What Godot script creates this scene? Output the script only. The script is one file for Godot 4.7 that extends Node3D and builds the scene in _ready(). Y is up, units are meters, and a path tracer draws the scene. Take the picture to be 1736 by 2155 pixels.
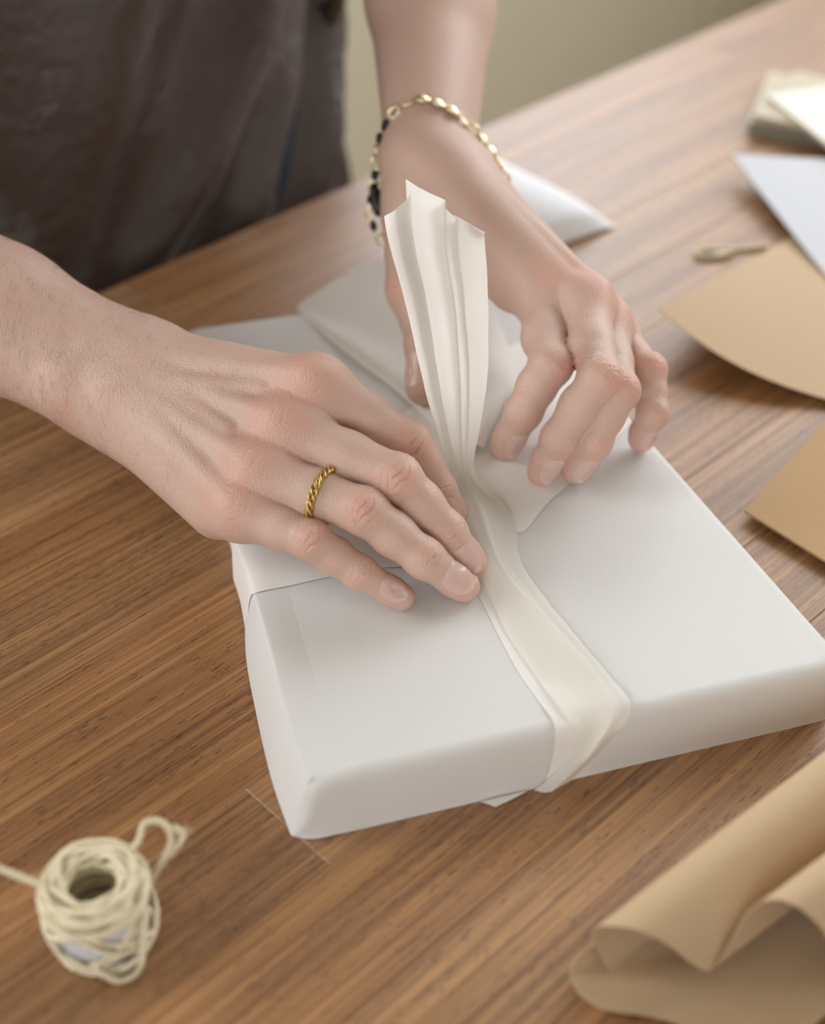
extends Node3D
# The table top is y = 0. Units are metres; the hands, the paper and the twine are laid out in millimetres (MM).

const MM := 0.001
const BOX_H := 0.0268
const EDGE := Vector3(0.718, 0.0, -0.696)    # along the far edge of the table
const AWAY := Vector3(-0.696, 0.0, -0.718)   # across the table, towards the wall behind the person
var M := {}
var rng := RandomNumberGenerator.new()


# ---------------------------------------------------------------- signed distance fields, meshed as surface nets
class Field:
	var kind := PackedInt32Array()          # 0 tapered capsule, 1 wrinkles, 2 nail bed
	var A := PackedVector3Array()
	var BA := PackedVector3Array()
	var IL := PackedFloat32Array()
	var RA := PackedFloat32Array()
	var RD := PackedFloat32Array()
	var G := PackedInt32Array()
	var KIN := PackedFloat32Array()         # blend inside the group
	var KOUT := PackedFloat32Array()        # blend of the group with what comes before
	var DU := PackedVector3Array()          # details: along the bone, up to the back of the hand, sideways
	var DV := PackedVector3Array()
	var DW := PackedVector3Array()
	var cell := 0.0008
	var clip_at := Vector3.ZERO
	var clip_dir := Vector3.ZERO
	var clip_len := 1e9
	var marks := []                          # [centre, radius, colour, strength] of reddish spots of the skin
	var base_colour := Color(0.655, 0.452, 0.367)
	var verts := PackedVector3Array()
	var norms := PackedVector3Array()
	var cols := PackedColorArray()
	var tris := PackedInt32Array()
	var seed_point := Vector3.ZERO
	var seed_dir := Vector3.UP
	var lists := {}
	var nails := []
	var mottle := FastNoiseLite.new()
	var ring_at := Vector3.ZERO
	var ring_dir := Vector3.ZERO
	var elbow := Vector3.ZERO

	func cap(a: Vector3, b: Vector3, ra: float, rb: float, g: int, kin := 0.006, kout := 0.005) -> void:
		kind.append(0); A.append(a * 0.001); BA.append((b - a) * 0.001)
		IL.append(1.0 / maxf(((b - a) * 0.001).length_squared(), 1e-12))
		RA.append(ra * 0.001); RD.append((rb - ra) * 0.001)
		G.append(g); KIN.append(kin); KOUT.append(kout)
		DU.append(Vector3.ZERO); DV.append(Vector3.ZERO); DW.append(Vector3.ZERO)

	func ball(a: Vector3, r: float, g: int, kin := 0.006, kout := 0.005) -> void:
		cap(a, a + Vector3(0, 0.001, 0), r, r, g, kin, kout)

	# wrinkles over a joint: amp in mm, wave length in mm, reach along and across the bone in mm
	func wrinkle(at: Vector3, u: Vector3, v: Vector3, amp: float, wave: float, reach: float, wide: float) -> void:
		var uu := u.normalized()
		var ww := uu.cross(v).normalized()
		kind.append(1); A.append(at * 0.001); BA.append(Vector3(wave, reach, wide) * 0.001)
		IL.append(amp * 0.001); RA.append(0.0); RD.append(0.0)
		G.append(99); KIN.append(0.0); KOUT.append(0.0)
		DU.append(uu); DV.append(ww.cross(uu)); DW.append(ww)

	func nail_bed(at: Vector3, u: Vector3, v: Vector3, half_len: float, half_wide: float, deep: float) -> void:
		var uu := u.normalized()
		var ww := uu.cross(v).normalized()
		kind.append(2); A.append(at * 0.001); BA.append(Vector3(half_len, half_wide, 0) * 0.001)
		IL.append(deep * 0.001); RA.append(0.0); RD.append(0.0)
		G.append(99); KIN.append(0.0); KOUT.append(0.0)
		DU.append(uu); DV.append(ww.cross(uu)); DW.append(ww)

	func prim(i: int, p: Vector3) -> float:
		var pa := p - A[i]
		var ba := BA[i]
		var h := clampf(pa.dot(ba) * IL[i], 0.0, 1.0)
		return (pa - ba * h).length() - RA[i] - RD[i] * h

	func value(p: Vector3, act: PackedInt32Array) -> float:
		var total := 1e3
		var fing := 1e3                      # the fingers blend with the palm but hardly with each other
		var g := -1
		var dg := 1e3
		var kout := 0.0
		var i := 0
		for n in act:
			if kind[n] != 0:
				i += 1
				continue
			var pa := p - A[n]
			var ba := BA[n]
			var h := clampf(pa.dot(ba) * IL[n], 0.0, 1.0)
			var d := (pa - ba * h).length() - RA[n] - RD[n] * h
			if G[n] != g:
				if g >= 10:
					var q := maxf(0.0007 - absf(fing - dg), 0.0)
					fing = minf(fing, dg) - q * q * 357.0
				elif g >= 0:
					var q := maxf(kout - absf(total - dg), 0.0)
					total = minf(total, dg) - q * q * 0.25 / kout
				g = G[n]
				dg = d
				kout = KOUT[n]
			else:
				var k := KIN[n]
				var q := maxf(k - absf(dg - d), 0.0)
				dg = minf(dg, d) - q * q * 0.25 / k
		if g >= 10:
			var q := maxf(0.0007 - absf(fing - dg), 0.0)
			fing = minf(fing, dg) - q * q * 357.0
		elif g >= 0:
			var q := maxf(kout - absf(total - dg), 0.0)
			total = minf(total, dg) - q * q * 0.25 / kout
		var join := maxf(0.0065 - absf(total - fing), 0.0)
		total = minf(total, fing) - join * join * 38.46
		if i > 0:
			for n in act:
				if kind[n] == 0:
					continue
				var pa := p - A[n]
				var v := pa.dot(DV[n])
				if v < 0.0:
					continue
				var u := pa.dot(DU[n])
				var w := pa.dot(DW[n])
				if kind[n] == 1:
					var wave := BA[n].x
					var e := exp(-(u * u) / (BA[n].y * BA[n].y) - (w * w) / (BA[n].z * BA[n].z))
					if e > 0.02:
						var bend := u + signf(u) * w * w * 60.0 + 0.0004 * sin(w * 900.0 + A[n].x * 5000.0)
						var c := cos(bend * TAU / wave) * 0.6 + cos(bend * TAU / (wave * 0.57) + 1.3 + w * 400.0) * 0.4
						total += IL[n] * e * (maxf(c, 0.0) ** 2.2 - 0.22) * smoothstep(0.0, 0.0022, v)
				else:
					var eu := absf(u) / BA[n].x
					var ew := absf(w) / BA[n].y
					var s := pow(pow(eu, 3.0) + pow(ew, 3.0), 1.0 / 3.0)
					total += IL[n] * (1.0 - smoothstep(0.86, 1.04, s))
		return total

	func near(p: Vector3) -> PackedInt32Array:
		var size := cell * 5.0
		var key := Vector3i((p / size).floor())
		var got: Variant = lists.get(key)
		if got != null:
			return got
		var c := (Vector3(key) + Vector3(0.5, 0.5, 0.5)) * size
		var half := size * 0.87
		var ds := PackedFloat32Array()
		ds.resize(kind.size())
		var least := 1e3
		for n in kind.size():
			var d := prim(n, c) if kind[n] == 0 else 1e3
			ds[n] = d
			least = minf(least, d)
		var act := PackedInt32Array()
		for n in kind.size():
			if kind[n] == 0:
				if ds[n] <= least + 2.0 * half + maxf(maxf(KIN[n], KOUT[n]), 0.0066) + 0.0005:
					act.append(n)
			else:
				var reach := maxf(BA[n].y, BA[n].z) * 2.2 if kind[n] == 1 else maxf(BA[n].x, BA[n].y) * 1.5
				if c.distance_to(A[n]) < reach + half + 0.008:
					act.append(n)
		lists[key] = act
		return act

	func at(p: Vector3) -> float:
		return value(p, near(p))

	func gradient(p: Vector3, e: float) -> Vector3:
		var act := near(p)
		var k1 := Vector3(1, -1, -1)
		var k2 := Vector3(-1, -1, 1)
		var k3 := Vector3(-1, 1, -1)
		var k4 := Vector3(1, 1, 1)
		return (k1 * value(p + k1 * e, act) + k2 * value(p + k2 * e, act) + k3 * value(p + k3 * e, act) + k4 * value(p + k4 * e, act)).normalized()

	func only(g: int) -> PackedInt32Array:    # one finger by itself, with the hollow of its nail
		var act := PackedInt32Array()
		for n in kind.size():
			if G[n] == g or kind[n] == 2:
				act.append(n)
		return act

	func march(from: Vector3, dir: Vector3, act: PackedInt32Array) -> Vector3:
		var p := from
		for i in 40:
			var d := value(p, act)
			if absf(d) < 0.00002:
				break
			p += dir * d * 0.9
		return p

	func skin(p: Vector3) -> Color:
		var c := base_colour
		for m in marks:
			var d: float = p.distance_squared_to(m[0]) / (m[1] * m[1])
			if d < 4.0:
				c = c.lerp(m[2], m[3] * exp(-d * 1.6))
		# skin is mottled: fine warm and pale patches
		var q := mottle.get_noise_3d(p.x, p.y, p.z) + 0.5 * mottle.get_noise_3d(p.z * 4.0, p.x * 4.0, p.y * 4.0)
		return Color(c.r * (1.0 + 0.035 * q), c.g * (1.0 - 0.03 * q), c.b * (1.0 - 0.04 * q))

	func build() -> void:
		mottle.frequency = 110.0
		mottle.fractal_octaves = 2
		var p := seed_point
		for i in 400:
			if at(p) > 0.0:
				break
			p += seed_dir * cell * 0.5
		var start := Vector3i((p / cell).floor())
		var corner := {}
		var where := {}
		var queue: Array[Vector3i] = []
		for x in range(-1, 2):
			for y in range(-1, 2):
				for z in range(-1, 2):
					queue.append(start + Vector3i(x, y, z))
		var seen := {}
		for q in queue:
			seen[q] = true
		var order: Array[Vector3i] = []
		var offs: Array[Vector3i] = [Vector3i(0, 0, 0), Vector3i(1, 0, 0), Vector3i(0, 1, 0), Vector3i(1, 1, 0), Vector3i(0, 0, 1), Vector3i(1, 0, 1), Vector3i(0, 1, 1), Vector3i(1, 1, 1)]
		var edges := PackedInt32Array([0, 1, 2, 3, 4, 5, 6, 7, 0, 2, 1, 3, 4, 6, 5, 7, 0, 4, 1, 5, 2, 6, 3, 7])
		var faces := [[Vector3i(-1, 0, 0), 0, 2, 4, 6], [Vector3i(1, 0, 0), 1, 3, 5, 7], [Vector3i(0, -1, 0), 0, 1, 4, 5], [Vector3i(0, 1, 0), 2, 3, 6, 7], [Vector3i(0, 0, -1), 0, 1, 2, 3], [Vector3i(0, 0, 1), 4, 5, 6, 7]]
		var v := PackedFloat32Array()
		v.resize(8)
		var head := 0
		while head < queue.size():
			var c := queue[head]
			head += 1
			var neg := 0
			for i in 8:
				var k := c + offs[i]
				var got: Variant = corner.get(k)
				if got == null:
					var q := Vector3(k) * cell
					got = value(q, near(q))
					corner[k] = got
				v[i] = got
				if v[i] < 0.0:
					neg += 1
			if neg == 0 or neg == 8:
				continue
			var sum := Vector3.ZERO
			var count := 0
			for e in 12:
				var a := v[edges[e * 2]]
				var b := v[edges[e * 2 + 1]]
				if (a < 0.0) != (b < 0.0):
					sum += Vector3(offs[edges[e * 2]]).lerp(Vector3(offs[edges[e * 2 + 1]]), a / (a - b))
					count += 1
			var pt := (Vector3(c) + sum / count) * cell
			where[c] = verts.size()
			order.append(c)
			verts.append(pt)
			norms.append(gradient(pt, cell * 0.4))
			cols.append(skin(pt))
			if (pt - clip_at).dot(clip_dir) > clip_len:
				continue
			for f in faces:
				var s0 := v[f[1]] < 0.0
				if (v[f[2]] < 0.0) != s0 or (v[f[3]] < 0.0) != s0 or (v[f[4]] < 0.0) != s0:
					var nb: Vector3i = c + f[0]
					if not seen.has(nb):
						seen[nb] = true
						queue.append(nb)
		var axes := [[Vector3i(1, 0, 0), Vector3i(0, -1, 0), Vector3i(0, 0, -1)], [Vector3i(0, 1, 0), Vector3i(0, 0, -1), Vector3i(-1, 0, 0)], [Vector3i(0, 0, 1), Vector3i(-1, 0, 0), Vector3i(0, -1, 0)]]
		for c in order:
			var s0: float = corner[c]
			for ax in axes:
				var s1: float = corner[c + ax[0]]
				if (s0 < 0.0) == (s1 < 0.0):
					continue
				var c1: Vector3i = c + ax[1]
				var c2: Vector3i = c + ax[2]
				var c3: Vector3i = c1 + ax[2]
				if not (where.has(c1) and where.has(c2) and where.has(c3)):
					continue
				var i0: int = where[c]
				var i1: int = where[c1]
				var i2: int = where[c2]
				var i3: int = where[c3]
				var n := (verts[i1] - verts[i0]).cross(verts[i3] - verts[i0])
				if n.dot(norms[i0]) > 0.0:    # front faces run clockwise
					tris.append_array(PackedInt32Array([i0, i3, i1, i0, i2, i3]))
				else:
					tris.append_array(PackedInt32Array([i0, i1, i3, i0, i3, i2]))


# ---------------------------------------------------------------- mesh helpers
func make_mesh(v: PackedVector3Array, n: PackedVector3Array, t: PackedInt32Array, uv := PackedVector2Array(), c := PackedColorArray()) -> ArrayMesh:
	var a := []
	a.resize(Mesh.ARRAY_MAX)
	a[Mesh.ARRAY_VERTEX] = v
	a[Mesh.ARRAY_NORMAL] = n
	a[Mesh.ARRAY_INDEX] = t
	if uv.size():
		a[Mesh.ARRAY_TEX_UV] = uv
	if c.size():
		a[Mesh.ARRAY_COLOR] = c
	var m := ArrayMesh.new()
	m.add_surface_from_arrays(Mesh.PRIMITIVE_TRIANGLES, a)
	return m


class Batch:    # collects triangles of one mesh
	var v := PackedVector3Array()
	var n := PackedVector3Array()
	var uv := PackedVector2Array()
	var c := PackedColorArray()
	var t := PackedInt32Array()

	func rows(grid: Array, close := false, uvs := 1.0, flip := false) -> void:
		var first := v.size()
		var h := grid.size()
		var w: int = grid[0].size()
		for r in h:
			for k in w:
				v.append(grid[r][k])
				n.append(Vector3.ZERO)
				uv.append(Vector2(float(k) / maxf(w - 1, 1), float(r) / maxf(h - 1, 1)) * uvs)
		var last := w if close else w - 1
		for r in h - 1:
			for k in last:
				var a := first + r * w + k
				var b := first + r * w + (k + 1) % w
				var cc := a + w
				var d := b + w
				if flip:
					t.append_array(PackedInt32Array([a, cc, b, b, cc, d]))
				else:
					t.append_array(PackedInt32Array([a, b, cc, b, d, cc]))
		smooth(first)

	func smooth(first: int) -> void:
		var acc := {}
		for i in range(0, t.size(), 3):
			if t[i] < first:
				continue
			var f := (v[t[i + 2]] - v[t[i]]).cross(v[t[i + 1]] - v[t[i]])
			n[t[i]] += f
			n[t[i + 1]] += f
			n[t[i + 2]] += f
		for i in range(first, v.size()):
			var key := Vector3i((v[i] * 50000.0).round())
			acc[key] = acc.get(key, Vector3.ZERO) + n[i]
		for i in range(first, v.size()):
			var s: Vector3 = acc[Vector3i((v[i] * 50000.0).round())]
			n[i] = s.normalized() if s.dot(n[i]) > 0.0 and s.length_squared() > 1e-24 else n[i].normalized()

	func quad(a: Vector3, b: Vector3, cc: Vector3, d: Vector3) -> void:    # clockwise from the front
		var f := (cc - a).cross(b - a).normalized()
		var i := v.size()
		v.append_array(PackedVector3Array([a, b, cc, d]))
		n.append_array(PackedVector3Array([f, f, f, f]))
		uv.append_array(PackedVector2Array([Vector2(0, 0), Vector2(1, 0), Vector2(1, 1), Vector2(0, 1)]))
		t.append_array(PackedInt32Array([i, i + 1, i + 2, i, i + 2, i + 3]))

	func box(x0: float, y0: float, z0: float, x1: float, y1: float, z1: float) -> void:
		quad(Vector3(x0, y1, z0), Vector3(x1, y1, z0), Vector3(x1, y1, z1), Vector3(x0, y1, z1))
		quad(Vector3(x0, y0, z1), Vector3(x1, y0, z1), Vector3(x1, y0, z0), Vector3(x0, y0, z0))
		quad(Vector3(x0, y1, z1), Vector3(x1, y1, z1), Vector3(x1, y0, z1), Vector3(x0, y0, z1))
		quad(Vector3(x1, y1, z0), Vector3(x0, y1, z0), Vector3(x0, y0, z0), Vector3(x1, y0, z0))
		quad(Vector3(x1, y1, z1), Vector3(x1, y1, z0), Vector3(x1, y0, z0), Vector3(x1, y0, z1))
		quad(Vector3(x0, y1, z0), Vector3(x0, y1, z1), Vector3(x0, y0, z1), Vector3(x0, y0, z0))

	func tube(path: PackedVector3Array, r: float, sides := 7, twist := 0.0, ply := 0.0, taper := 1.0) -> void:
		var grid := []
		var up := Vector3(0.31, 0.9, 0.2)
		for i in path.size():
			var d := (path[mini(i + 1, path.size() - 1)] - path[maxi(i - 1, 0)]).normalized()
			up = (up - d * up.dot(d))
			if up.length() < 0.05:
				up = d.cross(Vector3(0.7, 0.2, 0.6))
			up = up.normalized()
			var s := d.cross(up)
			var row := PackedVector3Array()
			var rr := r * lerpf(1.0, taper, float(i) / (path.size() - 1))
			for k in sides:
				var a := TAU * k / sides + twist * i
				var q := rr * (1.0 + ply * cos(2.0 * (TAU * k / sides)))
				row.append(path[i] + (up * cos(a) + s * sin(a)) * q)
			grid.append(row)
		rows(grid, true)
		for end in [0, path.size() - 1]:
			var i0 := v.size()
			var d := (path[mini(end + 1, path.size() - 1)] - path[maxi(end - 1, 0)]).normalized() * (-1.0 if end == 0 else 1.0)
			v.append(path[end])
			n.append(d)
			uv.append(Vector2.ZERO)
			for k in sides:
				v.append(grid[end][k])
				n.append(d)
				uv.append(Vector2.ZERO)
			for k in sides:
				var b := i0 + 1 + k
				var cc := i0 + 1 + (k + 1) % sides
				var f := (v[cc] - v[i0]).cross(v[b] - v[i0])
				t.append_array(PackedInt32Array([i0, b, cc] if f.dot(d) > 0.0 else [i0, cc, b]))

	# a sheet with thickness: the grid is its top, the underside follows the normals
	func slab(grid: Array, thick: float) -> void:
		var first := v.size()
		rows(grid)
		var w: int = grid[0].size()
		var h := grid.size()
		var under := []
		if n[first].y < 0.0 and absf(n[first].y) > 0.2:
			pass
		for r in h:
			var row := PackedVector3Array()
			for k in w:
				row.append(grid[r][k] - n[first + r * w + k] * thick)
			under.append(row)
		rows(under, false, 1.0, true)
		var rim_top := PackedVector3Array()
		var rim_low := PackedVector3Array()
		for k in w:
			rim_top.append(grid[0][k]); rim_low.append(under[0][k])
		for r in range(1, h):
			rim_top.append(grid[r][w - 1]); rim_low.append(under[r][w - 1])
		for k in range(w - 2, -1, -1):
			rim_top.append(grid[h - 1][k]); rim_low.append(under[h - 1][k])
		for r in range(h - 2, 0, -1):
			rim_top.append(grid[r][0]); rim_low.append(under[r][0])
		rows([rim_low, rim_top], true)

	func mesh() -> ArrayMesh:
		var a := []
		a.resize(Mesh.ARRAY_MAX)
		a[Mesh.ARRAY_VERTEX] = v
		a[Mesh.ARRAY_NORMAL] = n
		a[Mesh.ARRAY_TEX_UV] = uv
		if c.size() == v.size():
			a[Mesh.ARRAY_COLOR] = c
		a[Mesh.ARRAY_INDEX] = t
		var m := ArrayMesh.new()
		m.add_surface_from_arrays(Mesh.PRIMITIVE_TRIANGLES, a)
		return m


func obj(called: String, mesh: Mesh, mat: Material, parent: Node = self) -> MeshInstance3D:
	var o := MeshInstance3D.new()
	o.name = called if parent != self else numbered(called)
	o.mesh = mesh
	o.material_override = mat
	parent.add_child(o, true)
	if parent != self:
		o.name = sub_number(called, o, parent)
	return o


func numbered(called: String) -> String:
	var k := 0
	var s := called
	while has_node(s):
		k += 1
		s = "%s_%03d" % [called, k]
	return s


func sub_number(called: String, o: Node, parent: Node) -> String:
	var k := 0
	var s := called
	while parent.has_node(s) and parent.get_node(s) != o:
		k += 1
		s = "%s_%03d" % [called, k]
	return s


func tag(o: Node, label: String, category: String, group := "") -> void:
	o.set_meta("label", label)
	o.set_meta("category", category)
	if group:
		o.set_meta("group", group)


func root(called: String, label: String, category: String, where := Vector3.ZERO, group := "") -> Node3D:
	var o := Node3D.new()
	o.name = numbered(called)
	o.position = where
	add_child(o)
	tag(o, label, category, group)
	return o


func structure(called: String, mesh: Mesh, mat: Material, parent: Node = self) -> MeshInstance3D:
	var o := obj(called, mesh, mat, parent)
	if parent == self:
		o.set_meta("kind", "structure")
	return o


func spline(pts: Array, steps: int) -> PackedVector3Array:    # Catmull-Rom through the points, given in millimetres
	var out := PackedVector3Array()
	for i in pts.size() - 1:
		var p0: Vector3 = pts[maxi(i - 1, 0)]
		var p1: Vector3 = pts[i]
		var p2: Vector3 = pts[i + 1]
		var p3: Vector3 = pts[mini(i + 2, pts.size() - 1)]
		for s in steps:
			out.append(p1.cubic_interpolate(p2, p0, p3, float(s) / steps) * MM)
	out.append(pts[-1] * MM)
	return out


func _ready() -> void:
	rng.seed = 20240611
	# ---------------------------------------------------------------- camera, sky, light, exposure
	var cam := Camera3D.new()
	cam.name = "camera"
	var lens := CameraAttributesPhysical.new()
	lens.frustum_focal_length = 33.41
	lens.frustum_focus_distance = 0.508
	lens.exposure_aperture = 3.1
	lens.frustum_near = 0.05
	lens.frustum_far = 50.0
	cam.attributes = lens
	cam.keep_aspect = Camera3D.KEEP_HEIGHT
	cam.fov = rad_to_deg(2.0 * atan(2155.0 / 2.0 / 3000.0))
	cam.near = 0.05
	cam.position = Vector3(0, 0.37, 0)
	cam.rotation = Vector3(-0.69, 0, 0)
	add_child(cam)
	cam.current = true

	var env := Environment.new()
	env.background_mode = Environment.BG_SKY
	var sky_mat := ProceduralSkyMaterial.new()
	sky_mat.sky_top_color = Color(0.72, 0.78, 0.86)
	sky_mat.sky_horizon_color = Color(0.88, 0.9, 0.92)
	sky_mat.ground_bottom_color = Color(0.4, 0.4, 0.38)
	sky_mat.ground_horizon_color = Color(0.7, 0.7, 0.68)
	sky_mat.sky_energy_multiplier = 2.0
	sky_mat.ground_energy_multiplier = 1.0
	var sky := Sky.new()
	sky.sky_material = sky_mat
	env.sky = sky
	env.tonemap_mode = Environment.TONE_MAPPER_LINEAR
	env.tonemap_exposure = 1.045
	env.sdfgi_enabled = true
	env.ssao_enabled = true
	env.ssil_enabled = true
	var we := WorldEnvironment.new()
	we.name = "world_environment"
	we.environment = env
	add_child(we)

	daylight("daylight_back", Vector3(1.55, 1.2, -1.56), Vector2(1.9, 1.3), Vector3(0, 0, 1), 2.3, Color(1.0, 0.99, 0.97))
	daylight("daylight_corner", Vector3(-1.15, 1.2, -1.56), Vector2(1.1, 1.3), Vector3(0, 0, 1), 2.4, Color(1.0, 0.99, 0.97))
	daylight("daylight_right", Vector3(2.58, 1.3, -0.3), Vector2(1.8, 1.5), Vector3(-1, 0, 0), 3.4, Color(1.0, 0.99, 0.97))
	daylight("daylight_left", Vector3(-2.1, 1.2, 1.25), Vector2(1.6, 1.4), Vector3(1, 0, 0), 1.7, Color(1.0, 0.99, 0.97))

	materials()
	build_room()
	build_table()
	build_box()
	build_person()
	build_tissue()
	build_papers()
	build_twine()


# a point given along the table edge, up, and from the camera away across the table (negative is away)
func room(p: Vector3) -> Vector3:
	return EDGE * p.x + Vector3.UP * p.y - AWAY * p.z


func room_basis() -> Basis:
	return Basis(EDGE, Vector3.UP, -AWAY).orthonormalized()


func daylight(called: String, at: Vector3, size: Vector2, facing: Vector3, energy: float, tint: Color) -> void:
	var l := AreaLight3D.new()
	l.name = called
	l.area_size = size
	l.area_range = 12.0
	l.area_attenuation = 2.0
	l.light_energy = energy
	l.light_color = tint
	l.shadow_enabled = true
	var dir := (room(facing)).normalized()
	l.transform = Transform3D(Basis.looking_at(dir, Vector3.UP), room(at))
	add_child(l)


func std(colour: Color, rough: float, spec := 0.5) -> StandardMaterial3D:
	var m := StandardMaterial3D.new()
	m.albedo_color = colour
	m.roughness = rough
	m.metallic_specular = spec
	return m


func noise_tex(freq: float, seed_value: int, octaves: int, size := 512, stretch := 1) -> ImageTexture:
	var f := FastNoiseLite.new()
	f.noise_type = FastNoiseLite.TYPE_SIMPLEX_SMOOTH
	f.frequency = freq
	f.seed = seed_value
	f.fractal_octaves = octaves
	var im := f.get_seamless_image(size / stretch, size)
	if stretch > 1:
		im.resize(size, size, Image.INTERPOLATE_CUBIC)
	return ImageTexture.create_from_image(im)


func wood_image(seed_value: int, w: int, h: int) -> Image:
	# 4 pixels to the millimetre along and across the grain
	var layers := []
	for q in [[0.012, 40, 3], [0.07, 64, 3], [0.22, 80, 2]]:
		var f := FastNoiseLite.new()
		f.seed = seed_value + q[1]
		f.frequency = q[0]
		f.fractal_octaves = q[2]
		var im := f.get_seamless_image(w / int(q[1]), h)
		im.resize(w, h, Image.INTERPOLATE_CUBIC)
		im.convert(Image.FORMAT_L8)
		layers.append(im.get_data())
	var bd: PackedByteArray = layers[0]
	var fd: PackedByteArray = layers[1]
	var hd: PackedByteArray = layers[2]
	var out := PackedByteArray()
	out.resize(w * h * 3)
	var light := Vector3(188, 143, 98)
	var dark := Vector3(116, 79, 50)
	var j := 0
	for i in w * h:
		var t := clampf(0.56 + (bd[i] - 128) * 0.0017 + (fd[i] - 128) * 0.0031 + (hd[i] - 128) * 0.0027, 0.0, 1.0)
		out[j] = int(lerpf(dark.x, light.x, t))
		out[j + 1] = int(lerpf(dark.y, light.y, t))
		out[j + 2] = int(lerpf(dark.z, light.z, t))
		j += 3
	var r := RandomNumberGenerator.new()
	r.seed = seed_value
	for k in 5200:    # open pores of the wood, in drifts along the grain
		var x := r.randi_range(0, w - 1)
		var y := r.randi_range(0, h - 1)
		if bd[y * w + x] > 150 and r.randf() < 0.75:
			continue
		var n := r.randi_range(4, 17)
		var deep := r.randf_range(0.58, 0.86)
		for s in n:
			var at := (y * w + (x + s) % w) * 3
			for ch in 3:
				out[at + ch] = int(out[at + ch] * deep)
			if n > 6 and s > 0 and s < n - 1:
				at = (((y + 1) % h) * w + (x + s) % w) * 3
				for ch in 3:
					out[at + ch] = int(out[at + ch] * (deep * 0.5 + 0.5))
	return Image.create_from_data(w, h, false, Image.FORMAT_RGB8, out)


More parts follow.
